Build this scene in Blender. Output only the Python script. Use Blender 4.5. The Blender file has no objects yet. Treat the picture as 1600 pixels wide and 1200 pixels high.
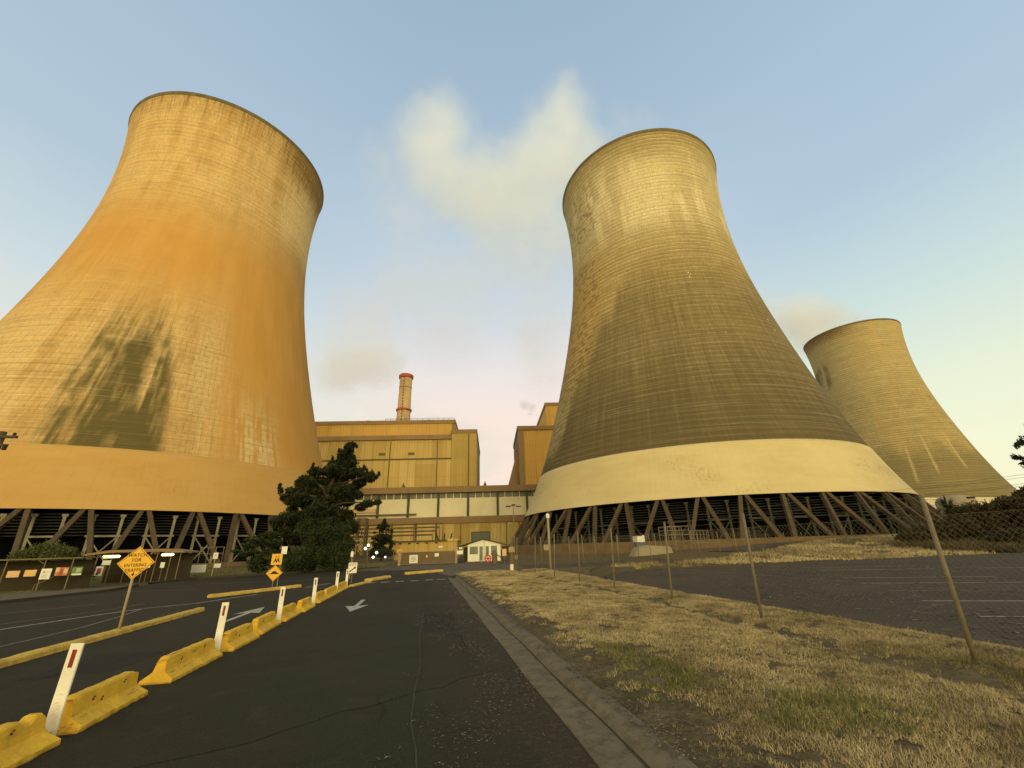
import bpy, math, random
import numpy as np
from mathutils import Vector, Matrix
R = math.radians
random.seed(7); NP = np.random.RandomState(11)
S = bpy.context.scene
col = S.collection

# ------------------------------------------------------------------ camera
PITCH, ROLL, YAW, FPX = .3731, .0305, .2125, 646.68
cd = bpy.data.cameras.new('camera'); cam = bpy.data.objects.new('camera', cd); col.objects.link(cam)
cd.sensor_fit = 'HORIZONTAL'; cd.sensor_width = 36.0; cd.lens = 36.0 * FPX / 1600
cd.clip_start = .05; cd.clip_end = 6000
fw = Vector((math.sin(YAW) * math.cos(PITCH), math.cos(YAW) * math.cos(PITCH), math.sin(PITCH)))
rt0 = Vector((math.cos(YAW), -math.sin(YAW), 0)); up0 = rt0.cross(fw)
rt = rt0 * math.cos(ROLL) - up0 * math.sin(ROLL); up = rt0 * math.sin(ROLL) + up0 * math.cos(ROLL)
cam.matrix_world = Matrix(((rt.x, up.x, -fw.x, 0), (rt.y, up.y, -fw.y, 0), (rt.z, up.z, -fw.z, 1.65), (0, 0, 0, 1)))
S.camera = cam
S.view_settings.view_transform = 'Standard'; S.view_settings.look = 'None'
S.view_settings.exposure = 0.09; S.view_settings.gamma = 1
S.cycles.max_bounces = 6; S.cycles.diffuse_bounces = 3; S.cycles.volume_bounces = 4
S.cycles.transparent_max_bounces = 8
S.cycles.volume_step_rate = 2.0; S.cycles.volume_max_steps = 128
try: S.cycles.use_denoising = True
except Exception: pass

# ------------------------------------------------------------------ node helpers
def lin(c):
    return tuple(((v / 255) / 12.92 if v / 255 < .04045 else ((v / 255 + .055) / 1.055) ** 2.4) for v in c)
class NT:
    def __init__(s, t): s.t = t; s.n = t.nodes; s.l = t.links
    def put(s, v, sock):
        if isinstance(v, bpy.types.NodeSocket): s.l.new(v, sock)
        elif v is not None:
            if isinstance(v, (tuple, list)) and len(v) == 3 and sock.type == 'RGBA': v = (*v, 1)
            sock.default_value = v
    def math(s, op, a, b=None, c=None, clamp=False):
        n = s.n.new('ShaderNodeMath'); n.operation = op; n.use_clamp = clamp
        for i, v in enumerate((a, b, c)): s.put(v, n.inputs[i])
        return n.outputs[0]
    def vmath(s, op, a, b=None):
        n = s.n.new('ShaderNodeVectorMath'); n.operation = op
        s.put(a, n.inputs[0]); s.put(b, n.inputs[1])
        return n.outputs['Value'] if op in ('DOT_PRODUCT', 'LENGTH', 'DISTANCE') else n.outputs[0]
    def mix(s, f, a, b, mode='MIX'):
        n = s.n.new('ShaderNodeMix'); n.data_type = 'RGBA'; n.blend_type = mode
        s.put(f, n.inputs[0]); s.put(a, n.inputs[6]); s.put(b, n.inputs[7]); return n.outputs[2]
    def ramp(s, v, a, b, smooth=True):
        n = s.n.new('ShaderNodeMapRange'); n.interpolation_type = 'SMOOTHSTEP' if smooth else 'LINEAR'
        s.put(v, n.inputs[0]); s.put(a, n.inputs[1]); s.put(b, n.inputs[2]); return n.outputs[0]
    def cramp(s, v, stops):
        n = s.n.new('ShaderNodeValToRGB'); e = n.color_ramp.elements
        while len(e) < len(stops): e.new(.5)
        for k, (p, c) in enumerate(stops): e[k].position = p; e[k].color = (*c, 1)
        s.put(v, n.inputs[0]); return n.outputs[0]
    def noise(s, vec, scale, detail=4, rough=.55, dist=0):
        n = s.n.new('ShaderNodeTexNoise'); s.put(vec, n.inputs['Vector'])
        n.inputs['Scale'].default_value = scale; n.inputs['Detail'].default_value = detail
        n.inputs['Roughness'].default_value = rough; n.inputs['Distortion'].default_value = dist
        return n.outputs[0]
    def scale(s, vec, sc):
        n = s.n.new('ShaderNodeMapping'); s.put(vec, n.inputs[0]); n.inputs[3].default_value = sc; return n.outputs[0]
    def coord(s, k='Object'): return s.n.new('ShaderNodeTexCoord').outputs[k]
    def sep(s, v):
        n = s.n.new('ShaderNodeSeparateXYZ'); s.put(v, n.inputs[0]); return n.outputs
    def attr(s, name):
        n = s.n.new('ShaderNodeAttribute'); n.attribute_name = name; return n.outputs['Fac']

# ------------------------------------------------------------------ world: dusk sky, warm glow behind the camera
W = bpy.data.worlds.new('World'); S.world = W; W.use_nodes = True
w = NT(W.node_tree); w.n.clear()
d = w.coord('Generated'); dx, dy, dz = w.sep(d)
fx, fy = math.sin(YAW), math.cos(YAW)
front = w.math('ADD', w.math('MULTIPLY', dx, fx), w.math('MULTIPLY', dy, fy))
side = w.math('SUBTRACT', w.math('MULTIPLY', dx, fy), w.math('MULTIPLY', dy, fx))
centre = w.cramp(dz, [(0, lin((247, 222, 200))), (.14, lin((248, 224, 207))), (.30, lin((243, 226, 214))), (.39, lin((231, 224, 221))), (.50, lin((206, 214, 222))), (.64, lin((186, 203, 216))), (.78, lin((163, 186, 205))), (.95, lin((149, 175, 193)))])
right = w.cramp(dz, [(0, lin((244, 238, 196))), (.12, lin((242, 241, 206))), (.25, lin((228, 236, 211))), (.39, lin((202, 221, 216))), (.57, lin((174, 197, 214))), (.95, lin((155, 180, 203)))])
left = w.cramp(dz, [(0, lin((240, 234, 208))), (.25, lin((226, 230, 216))), (.42, lin((203, 217, 219))), (.6, lin((176, 196, 210))), (.95, lin((155, 180, 203)))])
skyc = w.mix(w.ramp(side, .18, .62), centre, right)
skyc = w.mix(w.ramp(side, -.12, -.6), skyc, left)
cn = w.noise(w.scale(d, (1.4, 1.4, 3.0)), 2.2, 5, .6, .3)
cm = w.math('MULTIPLY', w.ramp(cn, .42, .66), w.math('MULTIPLY', w.ramp(dz, .62, .2), w.ramp(side, .5, .05)))
skyc = w.mix(w.math('MULTIPLY', cm, .8), skyc, lin((226, 218, 204)))
back = w.math('POWER', w.ramp(front, .25, -1.0, False), 1.3)
low = w.ramp(dz, .95, .0)
glow = w.math('MULTIPLY', back, low)
GLOW = (2.4, 1.74, .62)
skyc = w.mix(w.ramp(front, .1, -.5), skyc, lin((150, 160, 165)))
gl = w.n.new('ShaderNodeVectorMath'); gl.operation = 'SCALE'; gl.inputs[0].default_value = GLOW; w.l.new(glow, gl.inputs[3])
tot = w.vmath('ADD', skyc, gl.outputs[0])
sk = w.n.new('ShaderNodeTexSky'); sk.sky_type = 'NISHITA'; sk.sun_disc = False
sk.sun_elevation = R(9); sk.sun_rotation = R(math.degrees(YAW) + 180 - 14)
b1 = w.n.new('ShaderNodeBackground'); w.l.new(tot, b1.inputs[0]); b1.inputs[1].default_value = .98
b2 = w.n.new('ShaderNodeBackground'); w.l.new(sk.outputs[0], b2.inputs[0]); b2.inputs[1].default_value = .006
ad = w.n.new('ShaderNodeAddShader'); w.l.new(b1.outputs[0], ad.inputs[0]); w.l.new(b2.outputs[0], ad.inputs[1])
wo = w.n.new('ShaderNodeOutputWorld'); w.l.new(ad.outputs[0], wo.inputs[0])

sl = bpy.data.lights.new('sun', 'SUN'); sun = bpy.data.objects.new('sun', sl); col.objects.link(sun)
sl.energy = 1.15; sl.angle = R(24); sl.color = (1.0, .83, .45)
sa = YAW + math.pi - R(14); se = R(9)
sd = Vector((math.sin(sa) * math.cos(se), math.cos(sa) * math.cos(se), math.sin(se)))
sun.rotation_euler = sd.to_track_quat('Z', 'Y').to_euler(); sun.location = (0, -40, 60)

# ------------------------------------------------------------------ materials
MATS = {}
def material(name, rough=.85, spec=.25):
    m = bpy.data.materials.new(name); m.use_nodes = True
    t = NT(m.node_tree); b = t.n['Principled BSDF']
    b.inputs['Roughness'].default_value = rough; b.inputs['Specular IOR Level'].default_value = spec
    MATS[name] = m; return m, t, b
def bump(t, b, h, strength=.3, dist=.02):
    n = t.n.new('ShaderNodeBump'); n.inputs['Strength'].default_value = strength; n.inputs['Distance'].default_value = dist
    t.l.new(h, n.inputs['Height']); t.l.new(n.outputs[0], b.inputs['Normal'])
def worn(name, c, c2=None, scale=3, amt=.5, rough=.8, stretch=(1, 1, 1), spec=.25, b_=.15, metal=0, bd=.01):
    """painted / weathered surface: base colour broken up by dirt at two scales"""
    m, t, b = material(name, rough, spec)
    c2 = c2 or tuple(v * .6 for v in c)
    o = t.scale(t.coord(), stretch)
    n1 = t.noise(o, scale, 5, .6); n2 = t.noise(o, scale * 7, 4, .6)
    f = t.math('MULTIPLY', t.ramp(t.math('ADD', t.math('MULTIPLY', n1, .65), t.math('MULTIPLY', n2, .35)), .38, .68), amt)
    t.put(t.mix(f, c, c2), b.inputs['Base Color']); b.inputs['Metallic'].default_value = metal
    if b_: bump(t, b, n2, b_, bd)
    return m
def ribs(name, pitch, amt=.35):
    m = MATS[name]; t = NT(m.node_tree); b = t.n['Principled BSDF']; src = b.inputs['Base Color'].links[0].from_socket
    x, y, z = t.sep(t.coord()); r = t.ramp(t.math('SINE', t.math('MULTIPLY', x, 6.283 / pitch)), .55, 1)
    big = t.noise(t.scale(t.coord(), (.9, .9, .05)), .5, 5, .7)
    gr = t.ramp(big, .48, .72)
    k = t.mix(t.math('MULTIPLY', r, amt), src, (.16, .11, .035)); k = t.mix(t.math('MULTIPLY', gr, .3), k, (.2, .14, .05))
    pn = t.n.new('ShaderNodeTexBrick'); pn.offset = 0; pn.inputs['Scale'].default_value = 1; pn.inputs['Brick Width'].default_value = 6.5; pn.inputs['Row Height'].default_value = 9.5; pn.inputs['Mortar Size'].default_value = .06
    pn.inputs['Color1'].default_value = (0, 0, 0, 1); pn.inputs['Color2'].default_value = (1, 1, 1, 1); pn.inputs['Mortar'].default_value = (0, 0, 0, 1)
    cv = t.n.new('ShaderNodeCombineXYZ'); t.l.new(x, cv.inputs[0]); t.l.new(z, cv.inputs[1]); t.l.new(cv.outputs[0], pn.inputs['Vector'])
    k = t.mix(t.math('MULTIPLY', t.sep(pn.outputs['Color'])[0], .22), k, (.3, .21, .075)); k = t.mix(t.math('MULTIPLY', pn.outputs['Fac'], .4), k, (.1, .07, .03))
    t.put(k, b.inputs['Base Color'])
def emit(name, c, s):
    m, t, b = material(name); b.inputs['Base Color'].default_value = (*c, 1)
    b.inputs['Emission Color'].default_value = (*c, 1); b.inputs['Emission Strength'].default_value = s; return m

def m_asphalt(name, c, c2, litter=False):
    m, t, b = material(name, .88, .2)
    o = t.coord(); big = t.noise(o, .25, 4, .6); mid = t.noise(o, 2.2, 5, .65); fine = t.noise(o, 55, 3, .7)
    k = t.mix(t.ramp(big, .35, .68), c, c2)
    k = t.mix(t.math('MULTIPLY', t.ramp(mid, .5, .72), .45), k, tuple(v * 1.55 for v in c2))
    k = t.mix(t.math('MULTIPLY', t.ramp(fine, .45, .75), .6), k, tuple(v * 2.3 for v in c2))
    v = t.n.new('ShaderNodeTexVoronoi'); v.feature = 'DISTANCE_TO_EDGE'; v.inputs['Scale'].default_value = .33
    t.l.new(t.vmath('ADD', o, t.scale(t.noise(o, 1.5, 4), (1, 1, 1))), v.inputs['Vector'])
    cr = t.math('MULTIPLY', t.ramp(v.outputs[0], .012, .0), t.ramp(t.noise(o, .3), .5, .62))
    k = t.mix(t.math('MULTIPLY', cr, .6), k, tuple(v * .4 for v in c))
    # polished wheel tracks along the lanes
    x = t.sep(o)[0]
    tr = t.math('MULTIPLY', t.ramp(t.math('SINE', t.math('MULTIPLY', x, 3.6)), .1, 1), .28)
    k = t.mix(t.math('MULTIPLY', tr, t.ramp(mid, .3, .7)), k, tuple(v * 1.7 for v in c))
    if litter:
        e = t.ramp(t.math('ADD', x, t.math('MULTIPLY', t.noise(o, .9, 5, .7), 2.2)), 1.2, 2.9)
        lf = t.ramp(t.noise(o, 16, 5, .8), .5, .66)
        k = t.mix(t.math('MULTIPLY', e, t.math('ADD', t.math('MULTIPLY', lf, .75), .15)), k, (.105, .068, .042))
        lg = t.math('MULTIPLY', t.math('MULTIPLY', e, t.ramp(t.noise(o, 27, 4, .8), .64, .7)), .7)
        k = t.mix(lg, k, (.20, .155, .11))
    t.put(k, b.inputs['Base Color']); bump(t, b, fine, .5, .01); return m
def m_ground(name, a, b_, c_, green=(.07, .085, .02), sc=1.0):
    m, t, b = material(name, .95, .1)
    o = t.coord(); n1 = t.noise(o, .16 * sc, 5, .65); n2 = t.noise(o, 1.7 * sc, 5, .7); n3 = t.noise(o, 24 * sc, 4, .75)
    k = t.mix(t.ramp(n1, .38, .64), a, b_)
    k = t.mix(t.ramp(n2, .44, .66), k, c_)
    k = t.mix(t.math('MULTIPLY', t.ramp(t.noise(o, .45 * sc, 4, .7), .56, .68), .6), k, green)
    k = t.mix(t.math('MULTIPLY', t.ramp(n3, .4, .7), .55), k, tuple(v * .45 for v in b_))
    t.put(k, b.inputs['Base Color']); bump(t, b, t.math('ADD', n2, n3), .7, .04); return m
def m_leaf(name, a, b_):
    m, t, b = material(name, .7, .2)
    o = t.coord(); f = t.math('ADD', t.math('MULTIPLY', t.attr('tone'), .6), t.math('MULTIPLY', t.noise(o, .8, 3), .4))
    t.put(t.mix(t.ramp(f, .2, .85), a, b_), b.inputs['Base Color'])
    b.inputs['Transmission Weight'].default_value = 0
    return m

# tower concrete: stain masks come from attributes (shapes of dirt, paint, repair and painted-in light), joints and row highlights from uv
def m_tower(name, base, pale, smooth, dark, rim, ring=.35, grid=.4, stain2=None):
    m, t, b = material(name, .92, .12)
    uv = t.coord('UV'); ux, uy, _ = t.sep(uv)
    br = t.n.new('ShaderNodeTexBrick'); t.l.new(uv, br.inputs['Vector'])
    br.offset = 0; br.inputs['Scale'].default_value = 1; br.inputs['Brick Width'].default_value = .95; br.inputs['Row Height'].default_value = 1.22
    br.inputs['Mortar Size'].default_value = .045; br.inputs['Mortar Smooth'].default_value = .5
    br.inputs['Color1'].default_value = (.35, .35, .35, 1); br.inputs['Color2'].default_value = (.75, .75, .75, 1); br.inputs['Mortar'].default_value = (0, 0, 0, 1)
    mort = br.outputs['Fac']
    tone = br.outputs['Color']
    streak = t.noise(t.scale(uv, (1.1, .07, 1)), 1.0, 5, .7)
    streakf = t.noise(t.scale(uv, (3.2, .25, 1)), 1.0, 4, .7)
    blot = t.noise(t.scale(uv, (.12, .2, 1)), 1.0, 5, .65)
    rown = t.noise(t.scale(uv, (.03, .82, 1)), 1.0, 3, .8)
    D, P_, O, RM = t.attr('dark'), t.attr('pale'), t.attr('smooth'), t.attr('rim'); WM = t.attr('warm')
    k = t.mix(t.ramp(blot, .35, .68), base, tuple(v * .78 for v in base))
    k = t.mix(P_, k, pale); k = t.mix(WM, k, (.42, .265, .068))
    k = t.mix(t.math('MULTIPLY', t.ramp(rown, .45, .72), t.math('MULTIPLY', t.math('SUBTRACT', 1, O), ring)), k, tuple(min(1, v * 1.5) for v in base))
    k = t.mix(t.math('MULTIPLY', t.ramp(streak, .5, .75), .32), k, tuple(v * .6 for v in base))
    gr = t.noise(t.scale(uv, (1.3, .9, 1)), 1, 6, .75); gs = t.noise(t.scale(uv, (5.5, .35, 1)), 1, 4, .7)
    rg = t.math('SUBTRACT', 1, t.math('MULTIPLY', O, .85))
    k = t.mix(t.math('MULTIPLY', t.ramp(gr, .46, .66), t.math('MULTIPLY', rg, .42)), k, tuple(v * .55 for v in base))
    k = t.mix(t.math('MULTIPLY', t.ramp(gs, .5, .75), t.math('MULTIPLY', rg, .26)), k, tuple(v * .5 for v in base))
    k = t.mix(t.math('MULTIPLY', RM, t.ramp(t.math('ADD', streakf, t.math('MULTIPLY', RM, .35)), .5, .85)), k, rim)
    dd = t.math('MULTIPLY', D, t.ramp(t.math('ADD', t.math('ADD', t.math('MULTIPLY', gs, .45), t.math('ADD', t.math('MULTIPLY', gr, .3), t.math('MULTIPLY', streakf, .25))), t.math('MULTIPLY', D, .62)), .44, 1.04))
    k = t.mix(dd, k, dark)
    g = t.math('MULTIPLY', t.math('SUBTRACT', 1, t.math('MULTIPLY', O, .93)), grid)
    tn = t.math('MULTIPLY', t.ramp(t.noise(t.scale(uv, (.7, .5, 1)), 1, 4, .7), .3, .7), g)
    k = t.mix(t.math('MULTIPLY', tn, mort), k, tuple(v * .35 for v in base))
    hl = t.math('MULTIPLY', t.ramp(t.math('FRACT', t.math('DIVIDE', uy, 1.22)), .55, .98), t.math('MULTIPLY', t.math('MULTIPLY', g, t.math('SUBTRACT', 1, t.math('MULTIPLY', D, .93, clamp=True))), .5))  # light line painted as a highlight along each formwork row
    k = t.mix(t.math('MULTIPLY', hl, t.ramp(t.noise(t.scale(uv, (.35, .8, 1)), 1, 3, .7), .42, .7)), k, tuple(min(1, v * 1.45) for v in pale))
    # small chips and drips
    ch = t.n.new('ShaderNodeTexVoronoi'); ch.inputs['Scale'].default_value = .5; t.l.new(t.scale(uv, (1, .8, 1)), ch.inputs['Vector'])
    cc = t.math('MULTIPLY', t.ramp(ch.outputs[0], .13, .07), t.ramp(t.noise(uv, .09, 3), .58, .66))
    k = t.mix(t.math('MULTIPLY', cc, t.math('SUBTRACT', 1, O)), k, tuple(min(1, v * 1.3) for v in pale))
    rw = t.noise(t.scale(uv, (.018, 2.4, 1)), 1, 3, .8)
    k = t.mix(t.math('MULTIPLY', t.ramp(rw, .5, .68), t.math('MULTIPLY', rg, .42)), k, tuple(v * .42 for v in base))
    k = t.mix(t.math('MULTIPLY', t.ramp(rw, .46, .3), t.math('MULTIPLY', rg, .22)), k, pale)
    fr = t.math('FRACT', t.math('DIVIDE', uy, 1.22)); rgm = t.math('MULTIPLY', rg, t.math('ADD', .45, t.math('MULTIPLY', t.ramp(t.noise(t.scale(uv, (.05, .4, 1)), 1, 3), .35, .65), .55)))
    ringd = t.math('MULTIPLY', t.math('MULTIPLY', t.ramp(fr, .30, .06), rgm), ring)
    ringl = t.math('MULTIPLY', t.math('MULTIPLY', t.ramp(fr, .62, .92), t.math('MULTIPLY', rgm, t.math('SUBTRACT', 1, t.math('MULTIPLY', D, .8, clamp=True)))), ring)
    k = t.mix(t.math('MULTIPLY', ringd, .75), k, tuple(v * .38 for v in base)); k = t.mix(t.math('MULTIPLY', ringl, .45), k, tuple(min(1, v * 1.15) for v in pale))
    fv = t.math('FRACT', t.math('DIVIDE', ux, .95)); vj = t.math('MULTIPLY', t.ramp(fv, .22, .04), t.ramp(t.noise(t.scale(uv, (1.0, .3, 1)), 1, 3, .8), .5, .62))
    k = t.mix(t.math('MULTIPLY', t.math('MULTIPLY', vj, rg), t.math('MULTIPLY', t.ramp(uy, 88, 60), .5)), k, tuple(v * .25 for v in base))
    PT = t.attr('patch')
    pv = t.n.new('ShaderNodeTexVoronoi'); pv.inputs['Scale'].default_value = 1.05; pv.distance = 'CHEBYCHEV'; t.l.new(t.scale(uv, (.55, .95, 1)), pv.inputs['Vector'])
    pc = t.math('MULTIPLY', PT, t.ramp(t.math('ADD', t.sep(pv.outputs['Color'])[0], t.math('MULTIPLY', t.noise(uv, .25, 3), .3)), .86, .9))
    k = t.mix(t.math('MULTIPLY', pc, t.math('MULTIPLY', t.ramp(gr, .3, .6), .7)), k, tuple(v * 1.4 for v in dark))
    t.put(k, b.inputs['Base Color'])
    hgt = t.math('SUBTRACT', t.math('MULTIPLY', t.noise(uv, 1.2, 4), .5), t.math('MULTIPLY', mort, t.math('MULTIPLY', g, 2)))
    bump(t, b, hgt, .5, .12)
    return m

M = MATS
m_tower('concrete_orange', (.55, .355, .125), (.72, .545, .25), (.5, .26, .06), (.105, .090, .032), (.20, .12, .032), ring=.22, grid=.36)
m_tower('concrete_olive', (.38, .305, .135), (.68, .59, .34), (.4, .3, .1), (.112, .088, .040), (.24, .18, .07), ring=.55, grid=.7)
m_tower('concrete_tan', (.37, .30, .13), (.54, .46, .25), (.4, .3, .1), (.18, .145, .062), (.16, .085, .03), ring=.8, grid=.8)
# the orange tower's repainted coat is one more mask
def tint_orange():
    t = NT(M['concrete_orange'].node_tree); b = t.n['Principled BSDF']
    src = b.inputs['Base Color'].links[0].from_socket
    f = t.math('MULTIPLY', t.attr('smooth'), .93)
    nz = t.noise(t.scale(t.coord('UV'), (.25, .05, 1)), 1, 4)
    t.put(t.mix(f, src, t.mix(t.ramp(nz, .35, .7), (.50, .268, .060), (.55, .305, .075))), b.inputs['Base Color'])
tint_orange()
def m_band(name, c, c2, grime):
    m, t, b = material(name, .85, .15)
    uv = t.coord('UV')
    n1 = t.noise(t.scale(uv, (.1, .25, 1)), 1, 5, .6); n2 = t.noise(t.scale(uv, (2.2, 1.4, 1)), 1, 4, .6)
    k = t.mix(t.ramp(n1, .35, .7), c, c2)
    gg = t.math('MULTIPLY', t.math('MULTIPLY', t.ramp(n2, .48, .7), t.ramp(t.noise(t.scale(uv, (.06, .12, 1)), 1, 3), .5, .66)), grime)
    k = t.mix(gg, k, tuple(v * .5 for v in c2))
    br = t.n.new('ShaderNodeTexBrick'); t.l.new(uv, br.inputs['Vector']); br.offset = 0; br.inputs['Scale'].default_value = 1
    br.inputs['Brick Width'].default_value = .95; br.inputs['Row Height'].default_value = 1.22; br.inputs['Mortar Size'].default_value = .03; br.inputs['Mortar Smooth'].default_value = .6
    st = t.noise(t.scale(uv, (2.6, .12, 1)), 1, 5, .7)
    k = t.mix(t.math('MULTIPLY', br.outputs['Fac'], .10), k, tuple(v * .45 for v in c2))
    k = t.mix(t.math('MULTIPLY', t.ramp(st, .52, .75), .22), k, tuple(v * .6 for v in c2))
    t.put(k, b.inputs['Base Color']); bump(t, b, t.math('SUBTRACT', n2, t.math('MULTIPLY', br.outputs['Fac'], .5)), .2, .05)
m_band('band_ochre', (.52, .322, .098), (.49, .29, .080), .4)
m_band('band_cream', (.62, .51, .25), (.55, .445, .205), .9)
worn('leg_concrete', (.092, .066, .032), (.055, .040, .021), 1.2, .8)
worn('frame_grey', (.30, .27, .17), (.19, .165, .10), 2, .7)
worn('frame_shaded', (.075, .072, .045), (.03, .03, .02), 2, .9)  # darker copy of the frame colour, standing in for a dimmer interior
worn('louvre', (.05, .052, .04), (.025, .025, .02), 3, .8)
m_, t_, b_ = material('fill_dark_interior', 1, 0); b_.inputs['Base Color'].default_value = (.006, .006, .006, 1)  # near-black colour stands in for the unlit inside of the tower
worn('rim_dark', (.16, .13, .06), (.07, .065, .03), .5, .8)
worn('basin', (.18, .12, .055), (.10, .065, .03), .4, .8)
m_asphalt('asphalt', (.0215, .0185, .0085), (.030, .0258, .0128), litter=True)
m_asphalt('asphalt_brown', (.045, .034, .024), (.066, .049, .033))
m_ground('ground', (.13, .10, .042), (.10, .075, .035), (.16, .125, .055))
m_ground('verge', (.15, .115, .058), (.10, .078, .04), (.22, .17, .085), green=(.10, .10, .035), sc=1.4)
worn('path_dirt', (.14, .11, .065), (.10, .078, .045), 1.5, .8, .95)
worn('kerb_concrete', (.175, .14, .085), (.085, .066, .04), 5, .9, .95, b_=.4)
worn('gutter_dark', (.065, .052, .034), (.04, .032, .021), 3, .9, .95, b_=.4)
worn('marking', (.52, .48, .38), (.16, .14, .10), 9, .85, .8, b_=0)
worn('marking_faint', (.19, .17, .125), (.06, .05, .036), 6, .9, .8, b_=0)
m_asphalt('patch_asphalt', (.017, .0145, .009), (.022, .0185, .012))
worn('crack_dark', (.010, .0085, .006), None, 5, .3, .95, b_=0)
worn('crack', (.075, .062, .04), (.03, .025, .017), 14, 1.0, .9, b_=0)
worn('barrier_yellow', (.80, .48, .040), (.50, .29, .03), 3.2, .65, .8, b_=.55)
def scuff(name, c, amt, zlow=0):
    m = MATS[name]; t = NT(m.node_tree); b = t.n['Principled BSDF']; src = b.inputs['Base Color'].links[0].from_socket
    wc = t.n.new('ShaderNodeNewGeometry').outputs['Position']
    n1 = t.noise(t.scale(wc, (9, 1.6, 26)), 1, 5, .75); n2 = t.noise(t.scale(wc, (1, 1, 1)), 1.6, 3)
    f = t.math('MULTIPLY', t.math('MULTIPLY', t.ramp(n1, .55, .68), t.ramp(n2, .42, .6)), amt)
    k = t.mix(f, src, c)
    n3 = t.noise(wc, 34, 5, .8); k = t.mix(t.math('MULTIPLY', t.ramp(n3, .66, .72), .8), k, (.22, .19, .13))
    if zlow:
        z = t.sep(wc)[2]; k = t.mix(t.math('MULTIPLY', t.ramp(t.math('ADD', z, t.math('MULTIPLY', n3, zlow)), zlow * 1.25, zlow * .4), .75), k, c)
    t.put(k, b.inputs['Base Color'])
scuff('barrier_yellow', (.10, .075, .035), .75, .05)
worn('kerb_yellow', (.70, .46, .085), (.34, .22, .06), 5, .8, .85, b_=.5)
worn('rust', (.12, .04, .02), (.08, .03, .02), 9, .8)
worn('post_white', (.82, .80, .66), (.60, .55, .40), 4, .5, .6)
scuff('post_white', (.25, .19, .10), .45, .12)
worn('reflector_red', (.26, .03, .015), (.16, .02, .01), 8, .5, .4)
worn('galvanised', (.23, .19, .11), (.15, .12, .07), 6, .7, .7, metal=.2)
worn('pole_tan', (.40, .31, .17), (.26, .20, .11), 5, .7)
worn('wire', (.20, .165, .10), None, 4, .4, .6)
worn('sign_yellow', (.82, .45, .035), (.66, .36, .03), 6, .4, .5, b_=0)
worn('sign_back', (.10, .085, .05), None, 4, .4)
worn('sign_white', (.78, .76, .62), (.6, .58, .45), 5, .4, .6, b_=0)
worn('sign_tan', (.68, .45, .20), (.52, .34, .16), 6, .5, .6, b_=0)
worn('letters', (.045, .03, .015), None, 5, .3, b_=0)
worn('letters_faint', (.28, .25, .19), None, 5, .3, b_=0)
worn('poster_green', (.10, .19, .05), (.2, .3, .1), 8, .8, b_=0)
worn('poster_red', (.42, .12, .06), (.6, .35, .2), 10, .7, b_=0)
worn('wall_yellow', (.54, .39, .125), (.47, .335, .11), .09, .8, .9, stretch=(1, 1, .25), b_=.05)
worn('wall_yellow_pale', (.62, .47, .17), (.54, .40, .145), .12, .8, .9, stretch=(1, 1, .25), b_=.05)
worn('wall_olive', (.46, .325, .095), (.39, .28, .085), .12, .8, .9, stretch=(1, 1, .3), b_=.05)
worn('wall_orange', (.58, .35, .085), (.53, .315, .075), .07, .7, .9, b_=.05)
worn('fascia_brown', (.27, .18, .085), (.21, .14, .065), .1, .7, .9, stretch=(1, 1, .3))
worn('panel_cream', (.74, .68, .44), (.64, .58, .36), .12, .7, .8, b_=.03)
for n_ in ('wall_yellow', 'wall_yellow_pale', 'wall_olive', 'wall_orange'): ribs(n_, 1.6, .16)
worn('mullion', (.085, .09, .05), None, .5, .4)
worn('glass_grey', (.17, .165, .12), (.10, .10, .075), .3, .8, .4, stretch=(3, 3, .4), b_=0)
worn('door_grey', (.17, .18, .13), (.12, .125, .09), .4, .7)
worn('pipe_brown', (.15, .105, .05), (.10, .07, .035), .6, .7)
worn('hut_white', (.80, .78, .60), (.66, .64, .48), 1.2, .5, .7)
worn('hut_roof', (.085, .075, .045), None, 2, .5)
worn('window_green', (.10, .14, .07), (.05, .07, .04), 3, .7, .25, b_=0, spec=.5)
worn('chimney_concrete', (.50, .36, .18), (.26, .17, .09), .12, .85, .9, stretch=(1, 1, .3), b_=.1)
worn('chimney_red', (.36, .085, .035), (.22, .06, .03), .3, .8)
worn('bark', (.06, .043, .025), (.035, .025, .015), 5, .8, b_=.6)
worn('wood_pole', (.09, .07, .035), (.06, .045, .025), 5, .8)
worn('shelter_roof', (.19, .155, .065), (.12, .10, .045), 2, .8)
worn('shelter_screen', (.032, .024, .012), (.05, .04, .018), 2, .8)
worn('gate_brown', (.165, .115, .06), (.12, .085, .045), 2, .7)
worn('red_paint', (.42, .05, .04), (.3, .04, .03), 5, .5, .6)
worn('pale_cover', (.36, .30, .18), (.26, .21, .13), 3, .8)
worn('blue_paint', (.10, .11, .16), None, 4, .5)
worn('far_white', (.72, .66, .46), (.6, .54, .38), .4, .5)
m_leaf('pine_leaf', (.010, .014, .0045), (.040, .047, .013))
m_leaf('shrub_leaf', (.016, .026, .009), (.058, .077, .024))
m_leaf('bush_leaf', (.045, .055, .014), (.13, .135, .036))
m_leaf('dark_shrub_leaf', (.020, .017, .007), (.068, .056, .020))
m_leaf('dry_leaf', (.035, .032, .014), (.12, .095, .04))
m_leaf('bark_litter', (.045, .03, .02), (.21, .155, .11))
m_leaf('straw', (.16, .125, .055), (.62, .50, .26))
m_leaf('green_grass', (.08, .09, .025), (.24, .235, .075))
emit('tube_light', (1.0, .90, .35), 3.2)
emit('globe_light', (1.0, .97, .78), 3.0)

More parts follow.
